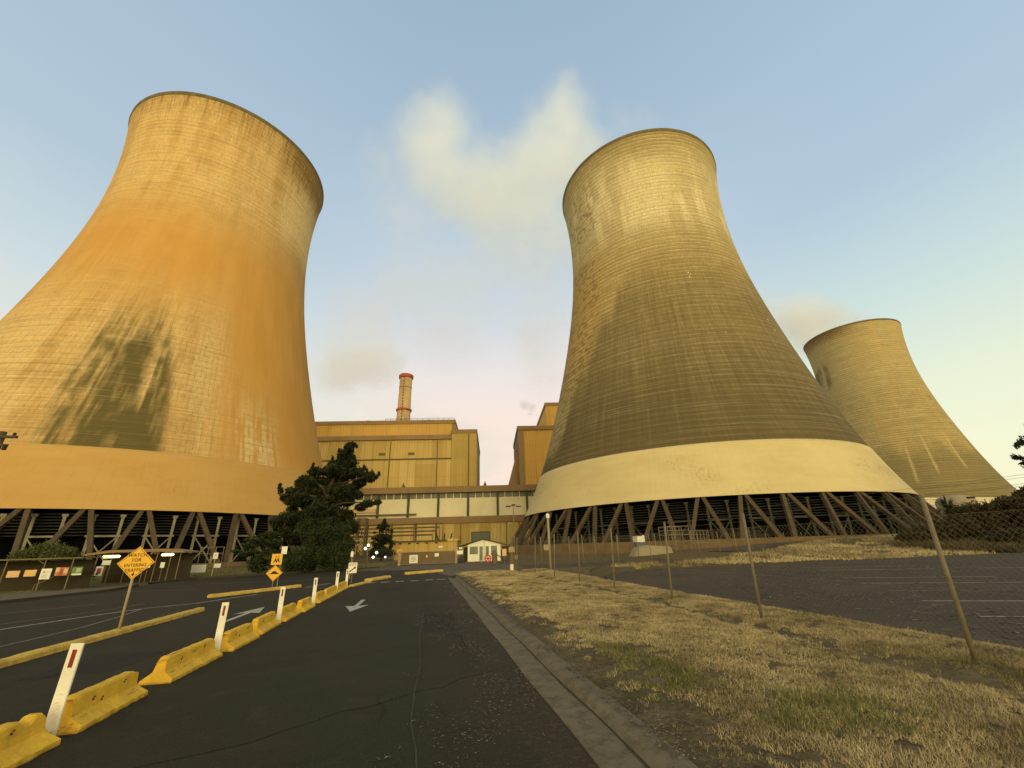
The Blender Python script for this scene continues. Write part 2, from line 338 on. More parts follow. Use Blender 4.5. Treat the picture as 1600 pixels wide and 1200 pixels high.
# ------------------------------------------------------------------ object helpers
def tag(o, label=None, cat=None, group=None, kind=None):
    if label: o['label'] = label
    if cat: o['category'] = cat
    if group: o['group'] = group
    if kind: o['kind'] = kind
    return o
def thing(name, loc, label, cat, group=None, rz=0):
    o = bpy.data.objects.new(name, None); o.location = loc; o.rotation_euler = (0, 0, rz); col.objects.link(o)
    o.empty_display_size = .3
    return tag(o, label, cat, group)
class MB:
    def __init__(s): s.v = []; s.f = []
    def add(s, vs, fs):
        n = len(s.v); s.v += [tuple(p) for p in vs]; s.f += [tuple(i + n for i in f) for f in fs]; return s
    def box(s, x0, x1, y0, y1, z0, z1):
        return s.add([(x0, y0, z0), (x1, y0, z0), (x1, y1, z0), (x0, y1, z0), (x0, y0, z1), (x1, y0, z1), (x1, y1, z1), (x0, y1, z1)],
                     [(0, 3, 2, 1), (4, 5, 6, 7), (0, 1, 5, 4), (1, 2, 6, 5), (2, 3, 7, 6), (3, 0, 4, 7)])
    def beam(s, a, b, w_, t_, side_=None):
        a = Vector(a); b = Vector(b); u = (b - a).normalized()
        q = Vector(side_) if side_ is not None else (Vector((0, 0, 1)) if abs(u.z) < .9 else Vector((1, 0, 0)))
        p = u.cross(q).normalized(); q = p.cross(u).normalized()
        vs = [e + p * i * w_ / 2 + q * j * t_ / 2 for e in (a, b) for i, j in ((-1, -1), (1, -1), (1, 1), (-1, 1))]
        return s.add(vs, [(3, 2, 1, 0), (4, 5, 6, 7), (0, 1, 5, 4), (1, 2, 6, 5), (2, 3, 7, 6), (3, 0, 4, 7)])
    def tube(s, pts, r, n=8, cap=True):
        pts = [Vector(p) for p in pts]; rs = r if isinstance(r, (list, tuple)) else [r] * len(pts)
        vs = []; q0 = None
        for i, p in enumerate(pts):
            u = (pts[min(i + 1, len(pts) - 1)] - pts[max(i - 1, 0)]).normalized()
            q = q0 if q0 is not None else (Vector((0, 0, 1)) if abs(u.z) < .9 else Vector((1, 0, 0)))
            a = u.cross(q).normalized(); b = a.cross(u); q0 = b
            vs += [p + (a * math.cos(2 * math.pi * k / n) + b * math.sin(2 * math.pi * k / n)) * rs[i] for k in range(n)]
        fs = [(i * n + k, i * n + (k + 1) % n, (i + 1) * n + (k + 1) % n, (i + 1) * n + k) for i in range(len(pts) - 1) for k in range(n)]
        if cap: fs += [tuple(range(n))[::-1], tuple((len(pts) - 1) * n + k for k in range(n))]
        return s.add(vs, fs)
    def lathe(s, prof, n=32, c=(0, 0, 0)):
        vs = [(c[0] + r * math.cos(2 * math.pi * k / n), c[1] + r * math.sin(2 * math.pi * k / n), c[2] + z) for r, z in prof for k in range(n)]
        fs = [(i * n + k, i * n + (k + 1) % n, (i + 1) * n + (k + 1) % n, (i + 1) * n + k) for i in range(len(prof) - 1) for k in range(n)]
        return s.add(vs, fs)
    def prism(s, poly, a, b, flip=False):
        """poly in (p,q) extruded; a,b functions mapping (p,q)->xyz for both ends"""
        n = len(poly); vs = [a(*p) for p in poly] + [b(*p) for p in poly]
        fs = [(i, (i + 1) % n, n + (i + 1) % n, n + i) for i in range(n)] + [tuple(range(n))[::-1], tuple(range(n, 2 * n))]
        return s.add(vs, fs)
    def build(s, name, mat, parent=None, smooth=False, bevel=0):
        me = bpy.data.meshes.new(name); me.from_pydata(s.v, [], s.f); me.update()
        import bmesh
        bm = bmesh.new(); bm.from_mesh(me); bmesh.ops.recalc_face_normals(bm, faces=bm.faces)
        if bevel: bmesh.ops.bevel(bm, geom=bm.edges[:], offset=bevel, segments=2, affect='EDGES', clamp_overlap=True)
        bm.to_mesh(me); bm.free()
        if smooth: me.polygons.foreach_set('use_smooth', [True] * len(me.polygons))
        me.materials.append(M[mat] if isinstance(mat, str) else mat)
        o = bpy.data.objects.new(name, me); col.objects.link(o)
        if parent: o.parent = parent
        return o
def npmesh(name, v, f, mat, parent=None, smooth=False, attrs=None, uv=None):
    me = bpy.data.meshes.new(name); k = f.shape[1]
    me.vertices.add(len(v)); me.vertices.foreach_set('co', np.asarray(v, np.float32).ravel())
    me.loops.add(f.size); me.loops.foreach_set('vertex_index', f.astype(np.int32).ravel())
    me.polygons.add(len(f)); me.polygons.foreach_set('loop_start', np.arange(0, f.size, k, dtype=np.int32))
    try: me.polygons.foreach_set('loop_total', np.full(len(f), k, dtype=np.int32))
    except Exception: pass
    if uv is not None:
        l = me.uv_layers.new(name='UVMap'); l.data.foreach_set('uv', uv[f.ravel()].astype(np.float32).ravel())
    for a, val in (attrs or {}).items():
        at = me.attributes.new(a, 'FLOAT', 'POINT'); at.data.foreach_set('value', np.asarray(val, np.float32))
    me.polygons.foreach_set('use_smooth', np.full(len(f), smooth)); me.update(calc_edges=True)
    me.materials.append(M[mat]); o = bpy.data.objects.new(name, me); col.objects.link(o)
    if parent: o.parent = parent
    return o
def text(name, s_, size, mat, parent, loc, rot=(math.pi / 2, 0, 0), ext=.002, shear=0, line=1.0, sx=1):
    cu = bpy.data.curves.new(name, 'FONT'); cu.body = s_; cu.size = size; cu.align_x = 'CENTER'; cu.align_y = 'CENTER'
    cu.extrude = ext; cu.shear = shear; cu.space_line = line; cu.offset = 0; cu.space_character = 1.08
    tmp = bpy.data.objects.new('tmp', cu); col.objects.link(tmp)
    bpy.context.view_layer.update()
    me = bpy.data.meshes.new_from_object(tmp.evaluated_get(bpy.context.evaluated_depsgraph_get()))
    bpy.data.objects.remove(tmp); me.name = name; me.materials.clear(); me.materials.append(M[mat])
    o = bpy.data.objects.new(name, me); col.objects.link(o); o.parent = parent
    o.location = loc; o.rotation_euler = rot; o.scale = (sx, 1, 1); return o
def sst(x, a, b):
    t = np.clip((x - a) / (b - a), 0, 1); return t * t * (3 - 2 * t)
def vnoise(x, y, seed=0):
    xi = np.floor(x).astype(np.int64); yi = np.floor(y).astype(np.int64); xf = x - xi; yf = y - yi
    def h(a, b):
        n = (a * 374761393 + b * 668265263 + seed * 974634777) & 0xffffffff
        n = ((n ^ (n >> 13)) * 1274126177) & 0xffffffff
        return ((n ^ (n >> 16)) & 0xffff) / 65535.
    u = xf * xf * (3 - 2 * xf); v = yf * yf * (3 - 2 * yf)
    return (h(xi, yi) * (1 - u) + h(xi + 1, yi) * u) * (1 - v) + (h(xi, yi + 1) * (1 - u) + h(xi + 1, yi + 1) * u) * v
def fbm(x, y, seed=0, o=4):
    s_ = 0; a = .5
    for k in range(o): s_ = s_ + a * vnoise(x * 2 ** k, y * 2 ** k, seed + k); a *= .5
    return s_ / (1 - .5 ** o)

# ------------------------------------------------------------------ terrain
T1 = (-63.25, 113.02, 0.0); T2 = (67.91, 99.55, 0.0); T3 = (261.04, 186.44, 8.2)
def height(x, y):
    x = np.asarray(x, float); y = np.asarray(y, float)
    h = 1.95 * np.clip((x - 24) / 38, 0, 1.25) * sst(y, 27, 48)
    far = sst(x, 80, 190)
    h = h + 7.5 * far * sst(y, 10, 60)
    r2 = np.hypot(x - T2[0], y - T2[1]); h = h * sst(r2, 50.5, 57)
    r3 = np.hypot(x - T3[0], y - T3[1]); h = h + (T3[2] - h) * (1 - sst(r3, 52, 75))
    return h
gx = np.concatenate([np.arange(-900, -60, 40), np.arange(-60, 12, 3), np.arange(12, 110, 1.2), np.arange(110, 330, 6), np.arange(330, 1500, 50)])
gy = np.concatenate([np.arange(-300, -20, 28), np.arange(-20, 24, 3), np.arange(24, 75, 1.0), np.arange(75, 260, 6), np.arange(260, 1600, 60)])
X, Y = np.meshgrid(gx, gy); Z = height(X, Y) + (fbm(X * .3, Y * .3, 3) - .5) * .12 * sst(Y, 30, 34) * sst(X, 14, 20)
nx, ny = len(gx), len(gy)
idx = np.arange(nx * ny).reshape(ny, nx)
F = np.stack([idx[:-1, :-1].ravel(), idx[:-1, 1:].ravel(), idx[1:, 1:].ravel(), idx[1:, :-1].ravel()], 1)
tag(npmesh('ground', np.stack([X.ravel(), Y.ravel(), Z.ravel()], 1), F, 'ground', smooth=True), kind='structure')

def sheet(name, poly, z, mat, kind='structure'):
    m = MB(); m.add([(x, y, z) for x, y in poly], [tuple(range(len(poly)))])
    o = m.build(name, mat)
    if o.data.polygons[0].normal.z < 0:
        o.data.flip_normals()
    if kind: tag(o, kind=kind)
    return o
ROAD = [(1.5, -12), (1.56, 8), (1.66, 26), (1.95, 28.2), (2.9, 29.6), (6.2, 31.6), (10, 33.2), (16, 34.2), (24, 36), (31, 40), (38, 44), (36.5, 48.5), (29, 45.5), (21, 41.5), (12, 39.4), (9.6, 41), (8.8, 46), (8.6, 70), (-1.5, 70), (-2, 49.5), (-6.5, 44.5), (-12.4, 41.6), (-16.9, 38.8), (-17.2, 33), (-16.3, 28.4), (-17.3, 23.7), (-24, -4), (-26, -12)]
road = sheet('road', ROAD, .004, 'asphalt')
sheet('footpath', [(-24.05, -4), (-17.35, 23.7), (-16.35, 28.2), (-16.9, 31.6), (-17.6, 32.4), (-20, 30.6), (-24, 29.5), (-60, 24), (-60, -4)], .05, 'path_dirt')
m_asphalt('apron_gravel', (.085, .066, .042), (.115, .09, .058))
sheet('entry_apron', [(1.9, 28.6), (6.3, 31.8), (8.3, 36), (8.6, 46), (7.5, 54), (-1.8, 50.4), (-5.5, 44.9), (-6.2, 42.0), (0.5, 38.4)], .012, 'apron_gravel')
CP = [(8.75, -14), (8.75, 18), (9.6, 22.4), (12.2, 24.7), (18, 26.2), (30, 27.2), (48, 26.4), (70, 24), (70, -14)]
sheet('car_park', CP, .008, 'asphalt_brown')

# path that climbs beside the right tower
def ribbon(name, pts, wd, mat, lift=.03):
    P = []; 
    for (a, b) in zip(pts[:-1], pts[1:]):
        for k in range(8): P.append((a[0] + (b[0] - a[0]) * k / 8, a[1] + (b[1] - a[1]) * k / 8))
    P.append(pts[-1]); P = np.array(P); T = np.gradient(P, axis=0); T /= np.linalg.norm(T, axis=1)[:, None]
    N = np.stack([-T[:, 1], T[:, 0]], 1); rows = []
    for s_ in np.linspace(-.5, .5, 7):
        q = P + N * s_ * wd; rows.append(np.stack([q[:, 0], q[:, 1], height(q[:, 0], q[:, 1]) + lift + .04 * (1 - abs(2 * s_))], 1))
    V = np.stack(rows, 1); n, m_ = V.shape[:2]; ix = np.arange(n * m_).reshape(n, m_)
    F = np.stack([ix[:-1, :-1].ravel(), ix[:-1, 1:].ravel(), ix[1:, 1:].ravel(), ix[1:, :-1].ravel()], 1)[:, ::-1]
    return tag(npmesh(name, V.reshape(-1, 3), F, mat, smooth=True), kind='structure')
ribbon('path', [(33, 43.3), (40, 47), (48, 49.5), (58, 51.5), (68, 53.5), (74, 57)], 5.0, 'asphalt_brown', .05)

# kerb and gutter, profile swept along the verge
def sweep(name, line, prof, mat, parent=None):
    L = np.array(line, float); T = np.gradient(L, axis=0); T /= np.linalg.norm(T, axis=1)[:, None]; N = np.stack([T[:, 1], -T[:, 0]], 1)
    V = np.stack([np.concatenate([L + N * p, np.full((len(L), 1), z)], 1) for p, z in prof], 1)
    n, m_ = V.shape[:2]; ix = np.arange(n * m_).reshape(n, m_)
    F = np.stack([ix[:-1, :-1].ravel(), ix[:-1, 1:].ravel(), ix[1:, 1:].ravel(), ix[1:, :-1].ravel()], 1)
    return tag(npmesh(name, V.reshape(-1, 3), F, mat, parent), kind=None if parent else 'structure')
yy = np.concatenate([np.arange(-8, 26, .5), [26, 26.8, 27.5]])
line = [(1.42 + .0075 * y_ + .012 * math.sin(y_ * 1.7), y_) for y_ in yy] + [(1.9, 28.3), (2.4, 29.2), (3.1, 29.9), (4.5, 30.7), (5.6, 31.3)]
kerb = sweep('kerb', line, [(0, .001), (.0, .016), (.33, .010), (.37, .012), (.42, .06), (.48, .085), (.64, .088), (.66, .06)], 'kerb_concrete')
for k_, (o_, wd_) in enumerate(((.355, .04),)):
    sweep('gutter_line', [(x + o_ + .008 * math.sin(y_ * 3 + k_), y_) for x, y_ in line[:68]], [(0, .0185), (wd_, .0185)], 'gutter_dark', kerb)
# edging of the car park and left footpath
sweep('car_park_kerb', [(8.45, y_) for y_ in np.arange(-10, 18.5, .5)] + [(8.7, 20), (9.4, 22.2), (10.8, 23.9), (13, 25.2), (18, 26.3), (30, 27.3)], [(0, .0), (0, .085), (.14, .09), (.16, .0)], 'gutter_dark')
sweep('footpath_kerb', [(-24, -4), (-20.6, 10), (-17.3, 23.7), (-16.8, 26), (-16.3, 28.4), (-16.6, 30.8), (-17.2, 32.6)], [(.1, .0), (.1, .115), (-.12, .12), (-.13, .04)], 'gutter_dark')
sweep('bank_kerb', [(-17.2, 34), (-17.0, 37), (-16.6, 38.9), (-14.8, 40.2), (-12.4, 41.6), (-9, 43.2), (-6.5, 44.5), (-4, 47)], [(.1, .0), (.1, .115), (-.12, .12), (-.13, .0)], 'gutter_dark')

# verge: raised strip of dry grass
vx = np.linspace(0, 1, 44); vy = np.concatenate([np.arange(-7, 14, .16), np.arange(14, 31.6, .4)])
A, B = np.meshgrid(vx, vy)
xl = 2.06 + .0075 * B + np.where(B > 27, (B - 27) ** 2 * .18, 0); xr = 8.46 + np.where(B > 18.2, ((B - 18.2) * .16) ** 2, 0)
VX = xl + (xr - xl) * A
edge = np.minimum(sst(VX, xl, xl + .35), sst(-VX, -xr, -xr + .25))
track = .035 * sst(-abs(VX - 6.35 + .25 * np.sin(B * .35)), -.5, -.1)
VZ = .06 + edge * (.045 + .05 * (fbm(VX * 1.3, B * 1.3, 9) - .4) + .035 * (fbm(VX * 6, B * 6, 5) - .5)) - track
n_, m_ = A.shape; ix = np.arange(n_ * m_).reshape(n_, m_)
F = np.stack([ix[:-1, :-1].ravel(), ix[:-1, 1:].ravel(), ix[1:, 1:].ravel(), ix[1:, :-1].ravel()], 1)
tag(npmesh('verge', np.stack([VX.ravel(), B.ravel(), VZ.ravel()], 1), F, 'verge', smooth=True), kind='structure')

def vz_at(x, y):
    xl = 2.06 + .0075 * y; xr = 8.46 + np.where(y > 18.2, ((y - 18.2) * .16) ** 2, 0)
    e = np.minimum(sst(x, xl, xl + .35), sst(-x, -xr, -xr + .25))
    return .06 + e * (.045 + .05 * (fbm(x * 1.3, y * 1.3, 9) - .4) + .035 * (fbm(x * 6, y * 6, 5) - .5)) - .035 * sst(-abs(x - 6.35 + .25 * np.sin(y * .35)), -.5, -.1)
def blades(name, x, y, z, h, wd, mat, tone, label=None, bend=.6):
    n = len(x); a = NP.rand(n) * 2 * np.pi; la = NP.rand(n) * 2 * np.pi; ln = h * bend * (.3 + NP.rand(n) * 1.3)
    V = np.zeros((n, 3, 3)); V[:, 0] = np.stack([x - np.cos(a) * wd, y - np.sin(a) * wd, z], 1); V[:, 1] = np.stack([x + np.cos(a) * wd, y + np.sin(a) * wd, z], 1)
    V[:, 2] = np.stack([x + np.cos(la) * ln, y + np.sin(la) * ln, z + h], 1)
    o = npmesh(name, V.reshape(-1, 3), np.arange(n * 3).reshape(n, 3), mat, attrs={'tone': np.repeat(tone, 3)})
    return tag(o, label, 'grass', kind='stuff')
N = 620000
u_ = NP.rand(N); by = 1.8 + (31 - 1.8) * u_ ** 2.0; bx = 2.3 + (NP.rand(N) ** .9) * 6.3
pat = fbm(bx * .9, by * .9, 21); fine_ = fbm(bx * 5, by * 5, 31)
keep = (fine_ + .35 * pat > .50 + .25 * sst(-bx, -3.1, -2.5) + .22 * sst(-abs(bx - 6.35 + .25 * np.sin(by * .35)), -.45, -.05)) & (bx < 8.5)
bx, by, pat = bx[keep], by[keep], pat[keep]
gm = sst(fbm(bx * .6, by * .6, 77), .52, .7) * .66 * NP.rand(len(bx)) + NP.rand(len(bx)) * 1.3 * sst(-np.hypot((bx - 2.95) / .6, (by - 6.2) / 2.0) - .7 * fbm(bx * 3, by * 3, 91), -1.3, -.7) + NP.rand(len(bx)) * 1.2 * sst(-np.hypot((bx - 2.9) / .4, (by - 16) / 2.2) - .7 * fbm(bx * 3, by * 3, 92), -1.3, -.7) + NP.rand(len(bx)) * 1.1 * sst(-np.hypot((bx - 3.9) / 1.3, (by - 4.0) / .9) - .8 * fbm(bx * 3, by * 3, 93), -1.4, -.7)
isg = gm > .55; hh = .010 + .030 * NP.rand(len(bx)) ** 1.5 + .018 * isg + .045 * (NP.rand(len(bx)) > .985); wd_ = .0016 + .00055 * by
tone = np.clip(-.12 + pat * .55 + .75 * fbm(bx * 3.3, by * 3.3, 61) + .45 * (NP.rand(len(bx)) - .5), 0, 1)
q = ~isg
blades('grass', bx[q], by[q], vz_at(bx[q], by[q]), hh[q], wd_[q], 'straw', tone[q], 'mown dry straw coloured grass on the verge inside the wire fence')
q = isg
blades('green_grass', bx[q], by[q], vz_at(bx[q], by[q]), hh[q], wd_[q], 'green_grass', tone[q], 'patches of greener grass along the kerb side of the verge')

# loose bark litter at the kerb
def litter(name, x, y, z, r, mat, label):
    n = len(x); a = NP.rand(n) * 6.28; V = np.zeros((n, 4, 3)); L_ = r * (1 + NP.rand(n)); k = NP.rand(n) * .6 + .4
    for j, (s_, t) in enumerate(((-1, -1), (1, -1), (1, 1), (-1, 1))):
        V[:, j, 0] = x + (np.cos(a) * s_ * L_ - np.sin(a) * t * L_ * .35 * k); V[:, j, 1] = y + (np.sin(a) * s_ * L_ + np.cos(a) * t * L_ * .35 * k)
        V[:, j, 2] = z + .003 + NP.rand(n) * .008
    return tag(npmesh(name, V.reshape(-1, 3), np.arange(n * 4).reshape(n, 4), mat, attrs={'tone': np.repeat(NP.rand(n), 4)}), label, 'litter', kind='stuff')
N = 15000; ly = 3 + 25 * NP.rand(N) ** 1.7; lx = 1.5 - NP.rand(N) ** 1.6 * 1.9 * (.35 + .65 * np.clip(1.2 - ly / 25, 0, 1)); kp = (fbm(lx * 2.2, ly * 1.4, 66) + .5 * fbm(lx * 9, ly * 9, 67) > .74 + .18 * sst(-lx, -1.2, .2)); lx, ly = lx[kp], ly[kp]; N = len(lx)
litter('leaf_litter', lx, ly, np.full(N, .006), .0045 + .0006 * ly, 'bark_litter', 'bark and leaf litter gathered on the road edge along the kerb')
N = 9000; ly = 2.6 + 26 * NP.rand(N) ** 1.5; lx = 1.95 + .0075 * ly + NP.rand(N) ** 1.3 * .85
kp = fbm(lx * 2, ly * 2, 44) > .42; lx, ly = lx[kp], ly[kp]; N = len(lx)
litter('bark_chips', lx, ly, np.maximum(vz_at(lx, ly), .09) + .004, .007 + .0006 * ly, 'bark_litter', 'bark chips and dead leaves lying between the kerb and the grass')
N = 2600; t = NP.rand(N); mx = 1.9 + 4.4 * t + NP.randn(N) * .12; my = 27.1 + 3.9 * t + .5 * np.sin(t * 9) + NP.randn(N) * .28
litter('mulch', mx, my, .03 + .05 * NP.rand(N), .05, 'dark_shrub_leaf', 'dark strip of mulch across the driveway mouth by the gate post')

N = 26000; qx = 9 + 30 * NP.rand(N); qy = -4 + 30 * NP.rand(N)
kp = (fbm(qx * .35, qy * .35, 81) + .45 * fbm(qx * 1.6, qy * 1.6, 82) > .79) & (qy < 24.5 + (qx - 9) * .05)
qx, qy = qx[kp], qy[kp]
litter('gum_leaves', qx, qy, np.full(len(qx), .014), .045, 'bark_litter', 'drifts of fallen gum leaves on the car park asphalt')

# ------------------------------------------------------------------ painted markings (children of the road)
def mark(name, poly, parent, mat='marking', z=.009):
    m = MB(); m.add([(x, y, z) for x, y in poly], [tuple(range(len(poly)))])
    o = m.build(name, mat, parent)
    if o.data.polygons[0].normal.z < 0: o.data.flip_normals()
    return o
def mline(name, pts, wd, parent, mat='marking', z=.009):
    for a, b in zip(pts[:-1], pts[1:]):
        a = Vector(a); b = Vector(b); t = (b - a).normalized(); n = Vector((-t.y, t.x)) * wd / 2
        mark(name, [tuple(a - n), tuple(b - n), tuple(b + n), tuple(a + n)], parent, mat, z)
def arrow(x, y0, y1, parent):
    s_ = 1 if y1 > y0 else -1; L_ = abs(y1 - y0)
    P = [(-.07, 0), (.07, 0), (.07, L_ * .58), (.36, L_ * .52), (0, L_), (-.36, L_ * .52), (-.07, L_ * .58)]
    mark('painted_arrow', [(x + p * s_, y0 + q_ * s_) for p, q_ in P], parent)
arrow(-1.94, 17.4, 14.3, road); arrow(-4.99, 13.5, 16.8, road)
for k, x in enumerate((-2.6, -1.85, -1.07, -.27, .53, 1.22)):
    mline('give_way_dash', [(x - .22, 25.95 + .05 * k), (x + .22, 25.98 + .05 * k)], .32, road)
mline('lane_line', [(-8.54, 8), (-8.46, 12.8), (-8.5, 14.2), (-8.75, 16.0), (-9.3, 18.5)], .09, road, 'marking_faint')
mline('lane_line', [(-11.0, 12.2), (-10.6, 14.8), (-9.9, 16.9), (-9.2, 18.4), (-8.1, 19.2), (-6.9, 22)], .10, road, 'marking')
mline('lane_line', [(-13.6, 14.4), (-11.5, 16), (-10.5, 18.1), (-10.2, 20.2)], .09, road, 'marking_faint')
mline('edge_line', [(-13.5, 31.7), (-10.5, 31.2), (-7.4, 31.0), (-4.4, 33)], .14, road, 'marking_faint')
mline('lane_line', [(-13.8, 19), (-12.3, 21)], .12, road, 'marking_faint')
mline('lane_line', [(-15, 27.5), (-11.4, 27.0)], .14, road, 'marking_faint')
mline('lane_line', [(-5.6, 24.6), (-4.9, 27)], .35, road, 'marking_faint')
mline('crack_seal', [(.02, 3.2), (.06, 3.9), (.04, 4.6), (-.02, 5.3), (.0, 6.2), (.07, 7.6), (.05, 9.8), (.16, 13.5)], .016, road, 'crack', .0085)
car_park = bpy.data.objects['car_park']
for k in range(9):
    sx_, sy_ = 9.9 + 1.50 * k, 5.6 + 2.08 * k
    L_ = 5.2 if k != 2 else 3.6
    mline('bay_line', [(sx_, sy_), (sx_ + L_ * .895, sy_ - L_ * .447)], .09, car_park, 'marking' if k % 3 else 'marking_faint', .013)
    mline('bay_line', [(sx_ + 6.2, sy_ - 3.1), (sx_ + 11, sy_ - 5.5)], .09, car_park, 'marking' if k % 2 else 'marking_faint', .013)
mline('bay_line', [(36, 20.5), (44, 18.2)], .14, car_park, 'marking', .013)
mline('bay_line', [(27, 18), (31, 16.6)], .1, car_park, 'marking_faint', .013)
for k in range(4): mline('speed_hump_stripe', [(27.2 + k * .8, 46.3 + k * .3), (27.6 + k * .8, 46.1 + k * .3)], .35, car_park, 'marking', .03) if k < 3 else None

for (x, y, wx_, wy_, sk_) in ((.55, 11.5, .4, 1.3, -.04), (-1.3, 21, .5, 1.0, .1), (-5.2, 9.4, .6, .8, .1)):
    mark('asphalt_patch', [(x - wx_, y - wy_), (x + wx_ * .9, y - wy_ * .9 + sk_), (x + wx_ + sk_, y + wy_), (x - wx_ + sk_, y + wy_ * 1.05)], road, 'patch_asphalt', .0065)
rq = random.Random(8)
for (x0, y0, x1, y1) in ((-2.4, 4.8, 1.2, 6.9), (.9, 8.5, .2, 15), (-2.9, 10, -.9, 13.2), (-6.2, 6.8, -4.1, 11.5)):
    pts = [(x0 + (x1 - x0) * t + rq.uniform(-.09, .09), y0 + (y1 - y0) * t + rq.uniform(-.09, .09)) for t in np.linspace(0, 1, 14)]
    mline('road_crack', pts, .011, road, 'crack_dark', .0082)

# ------------------------------------------------------------------ cooling towers
RS = [48.9119, 37.0376, 30.7224, 26.0578, 24.2397, 24.2233, 25.5414]
CF = np.polyfit([0, .2, .4, .6, .75, .88, 1.], RS, 6); HT = 113.99
rad = lambda z: np.polyval(CF, np.asarray(z, float) / HT)
def tower(pos, sc, label, mat, band_mat, masks, step=8.571, phase=1.0, legs=True, res=(540, 200), half=96, cone_z=8.38, bandtop=18.1):
    a0 = math.atan2(-pos[1], -pos[0])          # local +X faces the road
    root = thing('cooling_tower', pos, label, 'cooling tower', 'hyperbolic concrete cooling towers of the power station', a0)
    root.scale = (sc, sc, sc)
    na, nz = res; zz = np.linspace(cone_z, HT, nz); aa = np.linspace(-180, 180, na + 1)
    A, Zg = np.meshgrid(aa, zz); r = rad(Zg)
    V = np.stack([(r * np.cos(np.radians(A))).ravel(), (r * np.sin(np.radians(A))).ravel(), Zg.ravel()], 1)
    UV = np.stack([(np.radians(A) * 38).ravel(), Zg.ravel()], 1)
    ix = np.arange(V.shape[0]).reshape(nz, na + 1)
    F = np.stack([ix[:-1, :-1].ravel(), ix[:-1, 1:].ravel(), ix[1:, 1:].ravel(), ix[1:, :-1].ravel()], 1)
    at = {k: np.clip(v, 0, 1).ravel() for k, v in masks(A, Zg).items()}
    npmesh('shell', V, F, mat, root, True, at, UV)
    # inner face and top rim
    m = MB(); pr = [(rad(z) - .75, z) for z in np.linspace(HT, cone_z, 30)]
    m.lathe(pr, 96); m.build('inner_shell', 'basin', root, True)
    m = MB(); m.lathe([(rad(HT) - .75, HT - .1), (rad(HT) - .75, HT + .35), (rad(HT) + .10, HT + .35), (rad(HT) + .12, HT - .25), (rad(HT - .6) + .02, HT - .75)], 160); m.build('rim', 'rim_dark', root)
    if band_mat:
        zb = np.linspace(cone_z - .05, bandtop, 14); A, Zg = np.meshgrid(np.linspace(-180, 180, 361), zb); r = rad(Zg) + .14
        V = np.stack([(r * np.cos(np.radians(A))).ravel(), (r * np.sin(np.radians(A))).ravel(), Zg.ravel()], 1)
        V = np.concatenate([V, np.stack([((r - .3) * np.cos(np.radians(A)))[-1], ((r - .3) * np.sin(np.radians(A)))[-1], Zg[-1]], 1)])
        UV = np.stack([(np.radians(A) * 38).ravel(), Zg.ravel()], 1); UV = np.concatenate([UV, UV[-361:]])
        ix = np.arange(V.shape[0]).reshape(15, 361)
        F = np.stack([ix[:-1, :-1].ravel(), ix[:-1, 1:].ravel(), ix[1:, 1:].ravel(), ix[1:, :-1].ravel()], 1)
        npmesh('painted_band', V, F, band_mat, root, True, None, UV)
    m = MB(); m.lathe([(rad(cone_z) + .16, cone_z - .06), (rad(cone_z) - .9, cone_z - .12), (rad(cone_z) - 1.0, cone_z + 1)], 160); m.build('lintel', 'leg_concrete', root)
    if not legs: return root
    rt_, rb = float(rad(cone_z)) - .35, 48.6
    for k in range(-14, 15):
        a = phase + k * step
        if abs(a) > half: continue
        for s_ in (-1, 1):
            ta, ba = R(a + s_ * .55), R(a + s_ * (step / 2 - .42))
            m = MB(); m.beam((rb * math.cos(ba), rb * math.sin(ba), -.3), (rt_ * math.cos(ta), rt_ * math.sin(ta), cone_z - .1), .6, .56, (math.cos(ta), math.sin(ta), 0))
            m.build('leg', 'leg_concrete', root)
    # fill: pack painted black as the dark interior, louvre slats, slender inner frame
    m = MB(); m.lathe([(39.2, -.2), (39.2, 8.4)], 96); m.build('fill_pack', 'fill_dark_interior', root)
    m = MB()
    for z in np.arange(4.9, 8.1, .42): m.lathe([(40.6, z), (41.05, z - .10), (41.05, z - .03), (40.6, z + .07)], 120)
    m.build('louvre', 'louvre', root)
    m = MB(); n = 84
    P = lambda a, z, r_=41.8: (r_ * math.cos(R(a)), r_ * math.sin(R(a)), z)
    for k in range(n):
        a = phase + k * 360 / n + 1.1
        m.beam(P(a, -.2), P(a, 7.3), .34, .34); m.beam(P(a - .45, 7.6), P(a + .45, 7.6), .3, .28)
        m.beam(P(a, 7.2), P(a - .4, 7.6), .2, .2); m.beam(P(a, 7.2), P(a + .4, 7.6), .2, .2)
        if k % 2 == 0:
            b_ = a + 360 / n
            m.beam(P(a - .5, 4.7, 41.9), P(b_ + .5, 4.7, 41.9), .3, .26)
            m.beam(P(a, .4, 42.0), P(b_, 4.6, 42.0), .16, .16); m.beam(P(b_, .4, 41.9), P(a, 4.6, 41.9), .16, .16)
    m.build('inner_frame', 'frame_grey' if band_mat == 'band_ochre' else 'frame_shaded', root)
    m = MB(); m.lathe([(48.0, -.3), (48.0, .55), (49.6, .55), (49.7, -.3)], 120); m.build('basin_wall', 'basin', root)
    return root
